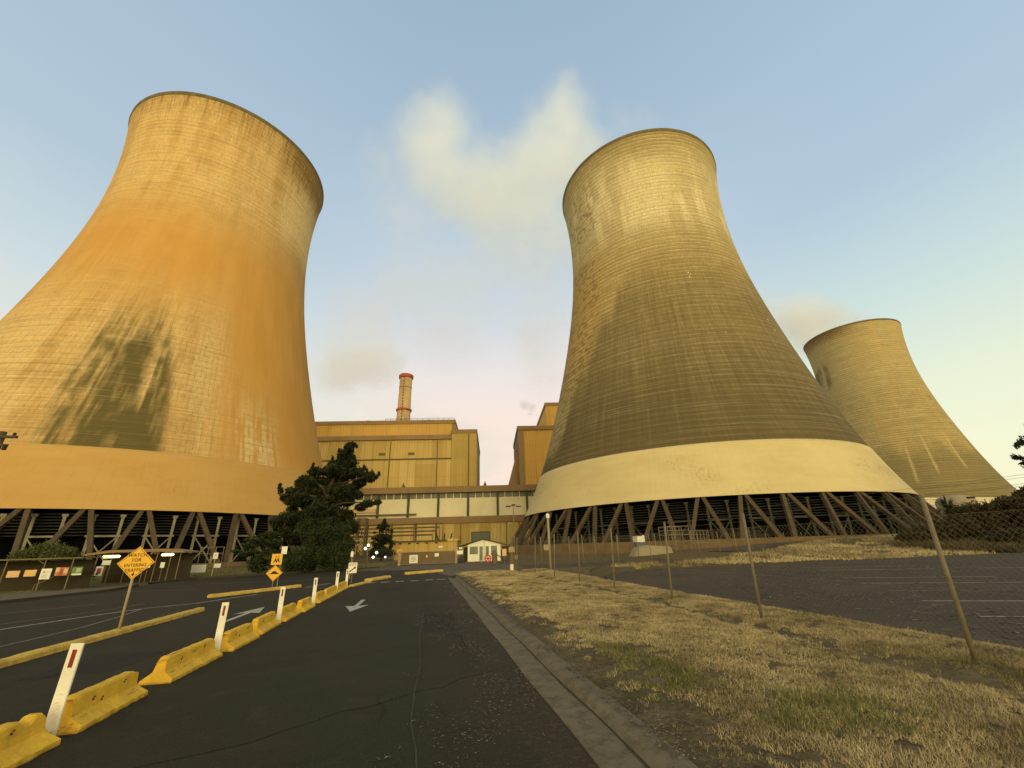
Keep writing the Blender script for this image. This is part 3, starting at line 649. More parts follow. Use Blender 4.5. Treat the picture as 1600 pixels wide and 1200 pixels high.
def m1(a, z):
    n1 = fbm(a * .18, z * .05, 1); n2 = fbm(a * 1.1, z * .07, 2); n3 = fbm(a * .08, z * .12, 3); w_ = (n1 - .5)
    n4 = fbm(a * 2.6, z * .16, 8); n5 = fbm(a * .55, z * .5, 9); ed = 2.6 * (n4 - .5) + 2.5 * (n2 - .5)
    def poly(zs, l_, r_, sf): return sst(a + ed, np.interp(z, zs, l_) - sf, np.interp(z, zs, l_) + sf) * sst(-(a + ed * .7), -np.interp(z, zs, r_) - sf * .7, -np.interp(z, zs, r_) + sf * .7)
    wing = poly([17, 29, 43, 52], [-21, -24.5, -24, -21], [1.2, -.5, -5, -8], 2.6) * sst(-z, -62 + 18 * (n2 - .5), -38)
    core = poly([17, 26, 34, 41, 46], [-16.5, -16, -14.5, -12.5, -11], [.6, -8, -8.5, -9.5, -10.5], 2.2) * sst(-z, -47 + 14 * (n4 - .5), -34)
    lob2 = poly([17, 24, 32, 40, 44], [-9, -7, -5.6, -5.5, -5], [.7, .2, -.6, -1.6, -3], 1.8) * sst(-z, -45 + 16 * (n4 - .5), -29)
    dark = wing * (.50 + .6 * (n5 - .5) + .45 * (n4 - .5)) + core * (.36 + .25 * (n4 - .45)) + lob2 * (.32 + .4 * (n4 - .5)) - .3 * sst(-abs(a + 6.6 + .03 * (z - 30)), -1.2, -.2) * sst(z, 19, 27) * (n4 + .3)
    dark = dark + .22 * sst(a, -34, -22) * sst(-a, -16, -6) * sst(-z, -66, -40) * (n4 + n2)
    dark = dark + .55 * sst(-abs(a - 11.4), -.5, -.1) * sst(-z, -30, -19) * (n4 + .3)
    low = sst(-z, -70 + 26 * w_ + 14 * (n4 - .5) - .25 * np.clip(-a - 20, 0, 60) + 10 * (n2 - .5), -38) * sst(-a + 9 * (n4 - .5), -19 - 10 * w_, -6) 
    p2 = sst(a + 6 * (n2 - .5), 13, 20) * sst(-a, -36, -27) * sst(-z, -42 + 22 * (n4 - .5), -22) * sst(n4 + .25 * n2, .42, .62)
    mid = sst(z, 64 + 10 * w_ + .03 * a, 92 + 8 * w_)
    wht = sst(a, 24, 44) * sst(-a, -90, -66) * sst(z, 78, 88) * sst(-z, -110, -102) 
    pale = .62 * low * sst(n1 + .4 * n4, .4, .8) + .7 * p2 + .5 * mid * sst(n1 + .3 * n2, .35, .8) + .9 * wht  # also paints in the light gradient: brighter lower left and top right
    smooth = 1 - np.clip(low + p2 + sst(z, 62 + 8 * w_, 88) , 0, 1)
    rim = sst(z, 92 + 12 * n2 - 6 * sst(a, 10, 40), 114) * (.55 + .6 * sst(a, 12, 40)) + .35 * sst(z, 84, 105) * sst(n2, .55, .7)
    return {'dark': dark, 'pale': pale, 'smooth': smooth, 'rim': rim, 'patch': a * 0, 'warm': a * 0}
def m2(a, z):
    n1 = fbm(a * .14, z * .05, 11); n2 = fbm(a * 1.4, z * .08, 12); w_ = n1 - .5
    lb = np.interp(z, [18, 24, 45, 58, 66, 74], [-70, -50, -37, -25, -14, 2]); rb_ = np.interp(z, [50, 62, 70, 80], [120, 100, 62, 34])
    dark = sst(a, lb - 8 + 14 * w_, lb + 9 + 14 * w_) * sst(-a, -rb_ - 12, -rb_ + 10) * sst(-z, -88 + 24 * w_, -52)
    dark = dark * (.72 + .28 * sst(-z, -48, -20) + .35 * (n2 - .5))
    dark = np.maximum(dark, .95 * sst(-z, -27 + 8 * w_, -20))
    pale = sst(z, 72, 90) * (.42 + .65 * sst(n1, .42, .62)) * (1 - .5 * sst(-a, 40, 70)) * sst(-z, -112, -100) + .5 * sst(-abs(a - 8), -26, -8) * sst(z, 80, 90) * sst(-z, -108, -98)
    rim = sst(z, 103, 114) * .7
    patch = sst(-a, 26, 34) * sst(-z, -112, -100) * (1 - .9 * sst(-abs(z - 83), -6, -3))
    warm = sst(-a, 18, 40) * sst(z, 28, 48) * sst(-z, -88, -68) * .8 * (.5 + n1) + .25 * sst(z, 40, 60) * sst(-z, -84, -66)  # orange light on the left flank, put into the concrete colour
    return {'dark': dark, 'pale': pale, 'smooth': np.zeros_like(a), 'rim': rim, 'patch': patch, 'warm': warm}
def m3(a, z):
    n1 = fbm(a * .14, z * .05, 41); n2 = fbm(a * .6, z * .05, 42); w_ = n1 - .5
    dark = .8 * sst(-z, -46 + 22 * w_, -26) + .95 * sst(-a, 33, 44) * sst(z, 74 + 20 * w_, 82) * sst(-z, -98 + 14 * w_, -92) * sst(n1 + .2 * n2, .4, .6)
    pale = .35 * sst(z, 60, 85) + .35 * sst(n1, .45, .75)
    for c_, z0, z1 in ((44, 24, 42), (24, 22, 42), (10, 18, 37)):
        pale = pale + .9 * sst(-abs(a - c_ - (z - 30) * .12), -1.3, -.2) * sst(z, z0 - 3, z0 + 2) * sst(-z, -z1 - 2, -z1 + 2); dark = dark * (1 - .7 * sst(-abs(a - c_ - (z - 30) * .12), -1.3, -.2) * sst(-z, -z1 - 2, -z1 + 2) * sst(z, z0 - 3, z0 + 2))
    rim = sst(z, 101, 113) * sst(-a, -40, 20)
    return {'dark': dark, 'pale': pale, 'smooth': np.zeros_like(a), 'rim': rim, 'patch': a * 0, 'warm': .4 * sst(n1, .4, .6)}
tower(T1, 1, 'orange cooling tower on the left with dark olive stain above its ochre band', 'concrete_orange', 'band_ochre', m1, phase=1.05, res=(640, 230))
tower(T2, 1, 'olive brown cooling tower right of the road with a pale cream painted band', 'concrete_olive', 'band_cream', m2, phase=2.12, res=(640, 230))
tower(T3, .968, 'distant tan cooling tower at far right without a painted band', 'concrete_tan', None, m3, res=(360, 160), legs=False, cone_z=8.38)

# ------------------------------------------------------------------ power station (local frame: u along the facade, v away)
HD = R(9.0); UU = Vector((math.cos(HD), -math.sin(HD), 0)); VV = Vector((math.sin(HD), math.cos(HD), 0))
def uv(u, v, z=0): return UU * u + VV * v + Vector((0, 0, z))
def bldg(name, u, v, label, cat): return thing(name, uv(u, v), label, cat, None, -HD)
def bx(parent, name, mat, u0, u1, v0, v1, z0, z1, o=None):
    m = MB(); m.box(u0, u1, v0, v1, z0, z1); return m.build(name, mat, parent)

hall = bldg('turbine_hall', 0, 190, 'long low turbine hall with cream panels between two brown fascias', 'power station hall')
bx(hall, 'lower_wall', 'wall_yellow_pale', -140, 75, 0, 40, 0, 11.6)
bx(hall, 'panel_wall', 'panel_cream', -140, 75, 1.0, 40, 11.6, 22.3)
bx(hall, 'clerestory_wall', 'glass_grey', -140, 75, 1.2, 40, 22.3, 24.6)
bx(hall, 'roof_fascia', 'fascia_brown', -140.4, 75.4, -1.0, 41, 24.6, 27.2)
bx(hall, 'lower_fascia', 'fascia_brown', -140.2, 75.2, -.8, 1.0 - .01, 11.6, 14.3)
mp = -49.8; k = -6
while mp + k * 13.1 < 70:
    u = mp + k * 13.1
    if u > -100:
        bx(hall, 'mullion', 'mullion', u - .5, u + .5, .3, 1.0 - .01, 14.3, 24.6)
        if u < 32:
            for j in range(1, 4): bx(hall, 'glazing_bar', 'panel_cream', u + j * 3.27 - .16, u + j * 3.27 + .16, .85, 1.2 - .01, 22.3, 24.6)
    k += 1
rs_ = random.Random(4)
for (u, wd, mt) in ((-70, 8, 'wall_yellow'), (-24, 4, 'wall_yellow'), (-16.5, 7, 'wall_olive'), (-9.6, 2.5, 'wall_yellow'), (-5.6, 5.2, 'fascia_brown'), (-44, 6, 'wall_yellow'), (8, 6, 'wall_yellow'), (-35, 3, 'wall_yellow')):
    bx(hall, 'wall_panel', mt if mt != 'fascia_brown' else 'wall_olive', u, u + wd, -.06, .0 - .003, 7.8 if u == -5.6 else 0.1, 11.5)
d_ = bx(hall, 'door', 'door_grey', -8.6, -1.1, -.25, -.1, 0, 7.5); bx(d_, 'door_frame', 'mullion', -8.95, -.75, -.12, -.02, 0, 7.9)
bx(hall, 'plinth', 'shelter_screen', -140, 75, -.3, -.12 - .06, 0, 3.4) if False else None
p_ = bx(hall, 'pipe_ledge', 'pipe_brown', -100, -32.8, -.6, .3 - .02, 15.4, 16.0)
bx(hall, 'cable_tray', 'sign_tan', -70, -50.6, .1, .9, 16.9, 18.6)

bh = bldg('boiler_house', 0, 230, 'tall yellow boiler house with brown parapet left of the gap', 'power station building')
bx(bh, 'wall', 'wall_yellow', -170, -22, 0, 60, 0, 58.7)
bx(bh, 'upper_wall', 'wall_orange', -170.4, -22.2, -.7, 60, 61.2, 67.8)
bx(bh, 'ledge', 'fascia_brown', -170.6, -22.1, -1.3, 58, 58.7, 61.2)
bx(bh, 'parapet', 'fascia_brown', -171, -20.2, -1.2, 61, 67.8, 69.9)
m = MB(); m.prism([(-22.2, 61.2), (-18.4, 61.2), (-20.4, 67.8), (-22.2, 67.8)], lambda p, q_: (p, -.5, q_), lambda p, q_: (p, 59, q_)); m.build('sloping_end_wall', 'fascia_brown', bh)
bx(bh, 'stair_tower', 'wall_olive', -22.0, -8.1, -2.5, 58, 0, 61.4)
bx(bh, 'stair_parapet', 'fascia_brown', -22.3, -7.8, -2.8, 58.3, 61.4, 63.6)
bx(bh, 'conveyor_rail', 'pipe_brown', -120, -22.2, -.6, -.05, 47.6, 48.2)
for k, (u, wd, mt, z0, z1) in enumerate(((-90, 9, 'wall_olive', 20, 58), (-79, 7, 'wall_olive', 48.3, 58), (-66, 7.5, 'wall_olive', 48.3, 58.6), (-50, 8, 'wall_yellow_pale', 20, 47.5), (-33, 6, 'wall_olive', 48.3, 58.6), (-100, 6, 'wall_yellow_pale', 20, 47), (-42, 12, 'wall_olive', 25, 45), (-24.5, 2.2, 'wall_yellow_pale', 20, 58))):
    bx(bh, 'wall_panel', mt, u, u + wd, -.05, -.003, z0, z1)
m = MB(); 
for (u0, z0, z1) in ((-17, 30, 60), (-11, 25, 52)): m.box(u0, u0 + .35, -2.62, -2.503, z0, z1)
m.build('wall_joint', 'wall_yellow', bh)
for k, (u, z1) in enumerate(((-30, 58), (-56, 58), (-74, 48), (-12.5, 61))):
    m = MB(); m.tube([(u, -.35 if u < -20 else -2.9, 30), (u, -.35 if u < -20 else -2.9, z1)], .22, 8); m.build('downpipe', 'pipe_brown', bh)
for k, u in enumerate((-90, -72, -48, -37, -28)):
    m = MB(); m.box(u, u + 2.2, 3, 6, 69.9, 70.8 + .5 * (k % 2)); m.build('roof_vent', 'fascia_brown', bh)
for k, u in enumerate((-62, -46)):
    m = MB(); m.box(u, u + 3.4, -.25, -.06, 50.2, 51.6); m.build('louvre_panel', 'pipe_brown', bh)
m = MB()
for z in (70.5, 71.0): m.tube([(-60, -1, z), (-20.6, -1, z)], .07, 4)
for u in np.arange(-60, -20, 3): m.tube([(u, -1, 69.9), (u, -1, 71)], .07, 4)
m.build('roof_rail', 'pipe_brown', bh)
for u in (-47, -33.5, -13.5, 6.2, 12.0):
    m = MB(); m.tube([(u, -.3, 0), (u, -.3, 11.5)], .16, 8); m.build('downpipe', 'pipe_brown', hall)
for u in (-3.6, 25, -40):
    m = MB(); m.box(u, u + 1.2, 0, 2, 27.2, 28.2); m.tube([(u + .6, 1, 28.2), (u + .6, 1, 29.2)], .3, 8); m.build('roof_vent', 'pipe_brown', hall)
# steel lattice tower in front of the boiler house
lt = bldg('lattice_mast', -77.0, 215, 'brown steel lattice mast with side arm in front of the boiler house', 'lattice mast')
def lattice(m, w_, z0, z1, n, t=.3):
    for sx_, sy_ in ((-1, -1), (1, -1), (1, 1), (-1, 1)): m.beam((sx_ * w_, sy_ * w_, z0), (sx_ * w_, sy_ * w_, z1), t, t)
    h = (z1 - z0) / n
    for k in range(n):
        z = z0 + k * h
        for (a, b) in (((-1, -1), (1, -1)), ((1, -1), (1, 1)), ((1, 1), (-1, 1)), ((-1, 1), (-1, -1))):
            m.beam((a[0] * w_, a[1] * w_, z), (b[0] * w_, b[1] * w_, z + h), t * .6, t * .6); m.beam((b[0] * w_, b[1] * w_, z), (a[0] * w_, a[1] * w_, z + h), t * .6, t * .6)
            m.beam((a[0] * w_, a[1] * w_, z + h), (b[0] * w_, b[1] * w_, z + h), t * .6, t * .6)
m = MB(); lattice(m, 1.5, 27, 46, 6, .35); m.box(-1.5, 1.5, -1.5, 1.5, 0, 27); m.build('mast', 'pipe_brown', lt)
m = MB(); m.beam((1.4, 0, 35), (8.5, 0, 34.2), .3, .3); m.beam((8.5, 0, 34.2), (11, 0, 30.5), .35, .35); m.beam((0, 0, 46), (5.5, 0, 46), .35, .35); m.build('arm', 'pipe_brown', lt)

rb2 = bldg('boiler_house', 0, 240, 'orange boiler house partly hidden behind the olive cooling tower', 'power station building')
bx(rb2, 'wall', 'wall_orange', 19.1, 60, 0, 50, 0, 66)
bx(rb2, 'shaded_side_wall', 'fascia_brown', 15.9, 19.1 - .003, -.6, 50, 0, 66)  # face turned from the sun, its shade painted as brown
bx(rb2, 'parapet', 'fascia_brown', 15.5, 60, -1, 50, 66, 68.4)
bx(rb2, 'upper_block', 'wall_orange', 34.3, 70, 6, 60, 68.4, 83); bx(rb2, 'upper_parapet', 'fascia_brown', 33.9, 70.2, 5.7, 60.3, 83, 85.2)
m = MB(); m.prism([(15.8, 24), (9.5, 24), (10.0, 36), (15.8, 56)], lambda p, q_: (p, 2, q_), lambda p, q_: (p, 40, q_)); m.build('coal_chute', 'fascia_brown', rb2)

ch = bldg('chimney', -71.8, 330, 'tall tapering concrete chimney with a red rim above the boiler house', 'chimney')
m = MB(); m.lathe([(8.2, 0), (5.7, 95), (5.35, 109), (5.1, 125), (5.15, 136.5)], 40); m.build('shaft', 'chimney_concrete', ch, True)
m = MB(); m.lathe([(5.2, 136.5), (5.5, 136.8), (6.0, 137.0), (6.1, 139.3), (5.5, 139.9), (4.3, 139.9), (4.3, 130)], 40); m.build('rim', 'chimney_red', ch)
m = MB(); m.lathe([(5.4, 107.6), (6.3, 107.8), (6.35, 109.1), (5.3, 109.3)], 40); m.build('gallery', 'chimney_red', ch)
m = MB(); m.lathe([(5.0, 127.6), (5.22, 127.7), (5.22, 128.3), (5.0, 128.4)], 40)
for z in np.arange(96, 137, 2.6):
    m.box(-.9, .1, -5.95 + (z - 96) * .012, -5.0, z, z + 1.3)
m.build('ladder', 'pipe_brown', ch)

# pipe rack, kiosks and small plant in front of the hall
pr_ = bldg('pipe_rack', 0, 120, 'stepped brown pipe rack running in front of the turbine hall', 'pipe rack')
for k in range(4):
    m = MB(); m.tube([(-42, 0, 8.0 - k * .95), (-13.4 - k * .9, 0, 8.0 - k * .95), (-13.4 - k * .9, 0, .2)], .22, 8); m.build('pipe', 'pipe_brown', pr_)
for u in (-40, -34, -27.5, -21, -15.5):
    bx(pr_, 'trestle', 'pipe_brown', u, u + .5, .3, .7, 0, 8.4)
m = MB(); lattice(m, 1.1, 0, 9.6, 4, .25); o = m.build('stair_frame', 'pipe_brown', pr_); o.location = (-34.5, -2, 0)
ub = bldg('service_building', 0, 75, 'low flat-roofed yellow brick building left of the guard hut', 'building')
bx(ub, 'wall', 'wall_olive', -16.2, -5.9, 0, 8, 0, 2.75); bx(ub, 'roof', 'hut_roof', -16.5, -7.6, -.35, 8.2, 2.75, 2.95)
bx(ub, 'roof', 'wall_yellow', -7.57, -5.7, -.2, 8.2, 2.75, 3.1)
for u in (-15.6, -14.1, -12.7, -11.2, -9.6): bx(ub, 'vent', 'letters', u, u + .45, -.03, -.004, 2.42, 2.62)
bx(ub, 'notice', 'poster_green' if False else 'sign_yellow', -15.8, -15.0, -.04, -.005, 1.2, 1.7); bx(ub, 'notice', 'sign_white', -9.0, -8.3, -.04, -.005, 1.75, 2.0)
for k, (u, tilt) in enumerate(((-9.1, -.12), (-8.1, .02), (-7.1, .12))):
    pass
ae = bldg('roof_vent', -8.2, 76, 'cluster of three dark slanting pipes on the service building roof', 'roof vents')
for u, tl in ((-1, -.35), (0, .05), (1, .35)):
    m = MB(); m.tube([(u, 0, 2.95), (u + tl, 0, 4.0)], .11, 8); m.build('pipe', 'letters', ae)

# gatehouse
hut = bldg('guard_hut', 0, 52, 'small white guard hut with dark gable roof beside the gate', 'hut')
HU0, HU1 = -2.85, .95
m = MB(); m.prism([(HU0, .12), (HU1, .12), (HU1, 1.95), (-1.05, 2.45), (HU0, 1.95)], lambda p, q_: (p, 0, q_), lambda p, q_: (p, 4, q_)); m.build('wall', 'hut_white', hut)
m = MB(); m.prism([(-4.05, 1.70), (-1.05, 2.50), (1.75, 1.78), (1.75, 1.86), (-1.05, 2.60), (-4.05, 1.80)], lambda p, q_: (p, -.35, q_), lambda p, q_: (p, 4.3, q_)); m.build('roof', 'hut_roof', hut)
bx(hut, 'floor_slab', 'kerb_concrete', -3.1, 1.1, -.3, 4.1, 0, .12 - .002)
for (a, b_, c_, d2, nm) in ((-2.62, -1.68, .9, 1.72, 'window'), (-.78, -.4, .7, 1.72, 'window'), (-.15, .55, .75, 1.75, 'window')):
    f = bx(hut, nm, 'sign_white', a - .05, b_ + .05, -.03, -.004, c_ - .05, d2 + .05); bx(f, 'pane', 'window_green', a, b_, -.045, -.031, c_, d2)
    bx(f, 'glazing_bar', 'mullion', (a + b_) / 2 - .015, (a + b_) / 2 + .015, -.06, -.046, c_, d2)
dr = bx(hut, 'door', 'window_green', -1.5, -1.12, -.05, -.004, .2, 1.72); bx(dr, 'door_frame', 'sign_white', -1.56, -1.5, -.05, -.004, .14, 1.78)
bx(hut, 'downpipe', 'letters_faint', -.98, -.94, -.08, -.02, .12, 2.4)
bx(hut, 'step', 'kerb_concrete', -1.65, -.95, -.8, -.31, 0, .14)

gm = thing('gate', (-2.05, 50.2, 0), 'brown sheet metal sliding gate with notice boards', 'gate')
m = MB(); m.box(0, 5.75, 0, .05, .12, 1.28); m.build('gate_panel', 'gate_brown', gm)
m = MB(); m.tube([(0, -.04, 1.3), (5.75, -.04, 1.34)], .035); m.tube([(0, -.04, .1), (5.75, -.04, .12)], .04)
for x in (0, 1.9, 3.8, 5.75): m.tube([(x, -.04, .05), (x, -.04, 1.33)], .03)
m.build('gate_frame', 'galvanised', gm)
s_ = bx(gm, 'notice', 'sign_white', .85, 1.75, -.12, -.08, .22, 1.05)
m = MB()
for k in range(4): m.box(1.0, 1.6 - .1 * (k % 2), -.125, -.121, .82 - k * .14, .88 - k * .14)
m.build('lettering', 'letters_faint', s_)
bx(gm, 'notice', 'sign_white', 3.55, 4.0, -.12, -.08, .82, 1.15); bx(gm, 'notice', 'sign_tan', 2.6, 2.8, -.12, -.08, .75, 1.0)
for i, (x, y, h, lb) in enumerate(((-2.25, 50.0, 1.55, 'left concrete gate post beside the sheet metal gate'), (3.95, 51.2, 1.75, 'right concrete gate post with white boxes near the hut'))):
    g = thing('gate_post', (x, y, 0), lb, 'gate post', 'concrete gate posts')
    m = MB(); m.box(-.13, .13, -.13, .13, 0, h); m.build('post', 'pole_tan', g, bevel=.015)
    if i:
        m = MB(); m.box(.05, .75, -.2, -.1, .95, 1.35); m.build('control_box', 'hut_white', g); m = MB(); m.box(.3, .62, -.2, -.1, 1.5, 1.7); m.build('lamp_box', 'sign_white', g)
bt = thing('turnstile', (4.9, 52, 0), 'dark framed turnstile bay between gate post and hut', 'turnstile')
m = MB()
for x in (0, .35, .7, 1.05): m.tube([(x, 0, 0), (x, 0, 1.7)], .035, 6)
for z in (.4, .8, 1.2, 1.7): m.tube([(0, 0, z), (1.05, 0, z)], .025, 6)
m.build('cage', 'mullion', bt); m = MB(); m.box(0, 1.05, .3, .4, 0, 1.65); m.build('screen', 'shelter_screen', bt)
rd = thing('barrier_disc', (6.66, 45, 0), 'round red and white boom gate stop disc before the hut', 'stop disc')
m = MB(); m.tube([(0, 0, 0), (0, 0, 1.1)], .04); m.build('post', 'galvanised', rd)
m = MB(); m.tube([(0, -.06, .55), (0, -.10, .55)], .35, 28); m.build('disc', 'red_paint', rd)
m = MB()
for k in range(6):
    a = k * math.pi / 3 + .4; m.box(.19 * math.cos(a) - .05, .19 * math.cos(a) + .05, -.106, -.101, .55 + .19 * math.sin(a) - .05, .55 + .19 * math.sin(a) + .05)
m.build('disc_mark', 'sign_white', rd)
bl = thing('boom_gate_column', (7.35, 45, 0), 'brown boom gate column with slanting arm right of the red disc', 'boom gate')
m = MB(); m.box(-.26, .26, -.2, .2, 0, 1.1); m.tube([(0, 0, 1.1), (0, 0, 1.28)], .15, 12); m.build('housing', 'pipe_brown', bl, bevel=.03)
m = MB(); m.beam((.2, -.25, .9), (1.1, -.25, .25), .08, .08); m.build('arm', 'leg_concrete', bl)
nb = thing('notice_board', (8.35, 45, 0), 'tan notice on a post right of the hut', 'notice board')
m = MB(); m.tube([(0, 0, 0), (0, 0, 1.45)], .03); m.build('post', 'galvanised', nb); m = MB(); m.box(-.22, .22, -.06, -.03, .75, 1.4); m.build('board', 'sign_tan', nb)

# ------------------------------------------------------------------ fences
def chain(name, pts, h, gap, post_sp, label, mesh=True, r=.035, barb=2, pm='galvanised', wr=.0016, posts=None, hz=None, arm=0, lean=0):
    root = thing(name, (pts[0][0], pts[0][1], 0), label, 'fence')
    o = Vector((pts[0][0], pts[0][1], 0)); hz = hz or (lambda x, y: 0.)
    P = [Vector((a, b, 0)) for a, b in pts]; L_ = [0]
    for a, b in zip(P[:-1], P[1:]): L_.append(L_[-1] + (b - a).length)
    def at(s_):
        s_ = max(0, min(L_[-1], s_))
        for k in range(len(P) - 1):
            if s_ <= L_[k + 1] + 1e-6:
                q_ = P[k].lerp(P[k + 1], (s_ - L_[k]) / (L_[k + 1] - L_[k])); return q_
        return P[-1]
    def w3(s_, z):
        q_ = at(s_); return (q_.x - o.x, q_.y - o.y, z + float(hz(q_.x, q_.y)))
    ps = posts or list(np.arange(0, L_[-1] + .01, post_sp))
    for s_ in ps:
        m = MB(); jit = random.uniform(-.03, .03); b = w3(s_, -.1); t = w3(s_, h + jit)
        pts_ = [b, (t[0] + lean + random.uniform(-.02, .02), t[1] + random.uniform(-.02, .02), t[2])]
        m.tube(pts_, r, 8)
        if arm: m.tube([pts_[1], (pts_[1][0] + arm, pts_[1][1], pts_[1][2] + abs(arm))], r * .7, 6)
        m.build('post', pm, root, True)
    nseg = max(2, int(L_[-1] / 2)); hm = h - .32 if barb else h - .03
    m = MB()
    for z in [.06, hm * .5, hm] + [hm + .13 * (k + 1) for k in range(barb)]:
        m.tube([w3(L_[-1] * k / nseg, z) for k in range(nseg + 1)], wr * 1.5, 4, False)
    m.build('strand_wire', 'wire', root)
    if mesh:
        n = int((L_[-1] + hm) / gap); V = []; Fc = []; K = 3
        for fam in (-1, 1):
            for k in range(n):
                s0 = k * gap - (hm if fam > 0 else 0)
                pth = []
                for j in range(5):
                    z = hm * j / 4; s_ = s0 + fam * z + (0 if fam > 0 else 0)
                    if 0 <= s_ <= L_[-1]: pth.append(Vector(w3(s_, .05 + z * .98)))
                if len(pth) < 2: continue
                u = (pth[-1] - pth[0]).normalized(); a_ = u.cross(Vector((.3, .9, .1))).normalized(); b_ = u.cross(a_)
                base = len(V)
                for q_ in pth:
                    for i in range(K):
                        th = 2 * math.pi * i / K; V.append(q_ + (a_ * math.cos(th) + b_ * math.sin(th)) * wr)
                for j in range(len(pth) - 1):
                    for i in range(K): Fc.append((base + j * K + i, base + j * K + (i + 1) % K, base + (j + 1) * K + (i + 1) % K, base + (j + 1) * K + i))
        npmesh('chain_mesh', np.array([tuple(v) for v in V]), np.array(Fc), 'wire', root)
    return root
chain('chain_link_fence', [(6.98, -4.2), (6.98, 15.8), (6.8, 26), (6.28, 31)], 2.2, .085, 3.5, 'long chain link fence with galvanised posts along the dry verge', posts=[2.0, 5.6, 9.1, 12.74, 16.1, 19.9, 23.4, 27.0, 30.6, 34.2, 35.2], r=.030, wr=.0012, barb=3, lean=.11)
chain('chain_link_fence', [(6.35, 31.2), (12, 33.6), (20, 35.3), (28, 38.5), (38, 43.2)], 2.3, .16, 3.4, 'chain link fence following the path below the olive tower', r=.035, hz=height, wr=.0022, barb=3)
chain('chain_link_fence', [(11.5, 42.2), (20, 45.5), (30, 50.5), (40, 53.8), (55, 56), (70, 57.8), (84, 60)], 2.4, .25, 3.6, 'far chain link fence around the base of the olive tower', r=.045, hz=height, wr=.002, arm=.0, barb=2, mesh=False)
chain('chain_link_fence', [(-22, 41.5), (-17, 42.5), (-12.5, 44.5), (-7, 47), (-2.4, 50)], 1.75, .2, 3.0, 'chain link fence on the grass bank below the orange tower', r=.035, wr=.003, barb=0)
# brown windbreak sheeting at the base of the olive tower
wb = thing('windbreak_screen', (0, 0, 0), 'brown sheet screen around the foot of the olive tower', 'screen')
m = MB(); n = 30
for k in range(n):
    a0_, a1_ = R(-178 + k * 3.6), R(-178 + (k + 1) * 3.6); r_ = 50.3
    p = (T2[0] + r_ * math.cos(a0_), T2[1] + r_ * math.sin(a0_)); q_ = (T2[0] + r_ * math.cos(a1_), T2[1] + r_ * math.sin(a1_))
    m.beam((p[0], p[1], .95), (q_[0], q_[1], .95), .08, 1.7, (0, 0, 1)) if False else m.box(0, 0, 0, 0, 0, 0) if False else None
    m.add([(p[0], p[1], -.2), (q_[0], q_[1], -.2), (q_[0], q_[1], 1.75), (p[0], p[1], 1.75), (p[0] + .05, p[1] + .08, -.2), (q_[0] + .05, q_[1] + .08, -.2), (q_[0] + .05, q_[1] + .08, 1.75), (p[0] + .05, p[1] + .08, 1.75)],
          [(0, 1, 2, 3), (5, 4, 7, 6), (3, 2, 6, 7)])
m.build('sheet', 'basin', wb)

# ------------------------------------------------------------------ barriers and marker posts down the median
def barrier_proto():
    prof = [(-.20, 0), (-.20, .045), (-.075, .125), (-.058, .30), (-.045, .312), (.045, .312), (.058, .30), (.075, .125), (.20, .045), (.20, 0)]
    root = thing('concrete_barrier', (0, 0, 0), 'x', 'barrier')
    import bmesh
    return root, prof
SPANS = [(4.15, 5.72), (5.98, 7.2), (7.72, 9.30), (9.66, 10.9), (11.25, 12.7), (13.05, 14.45), (14.8, 16.1), (17.05, 18.4), (18.55, 20.9), (20.98, 23.4)]
BL = ['nearest yellow concrete barrier with broken top corner, cut off by the photo corner', 'yellow concrete barrier just beyond the tallest looking white marker post', 'long yellow concrete barrier standing alone before the second marker post', 'short yellow barrier right beside the second white marker post',
      'fifth yellow barrier along the median, just before the third marker post', 'sixth yellow barrier, starting at the foot of the third marker post', 'seventh yellow barrier, ending at the fourth marker post', 'eighth yellow barrier, starting at the fourth marker post',
      'ninth yellow barrier, low run with the fifth marker post behind it', 'farthest yellow barrier, at the end of the row by the exit sign']
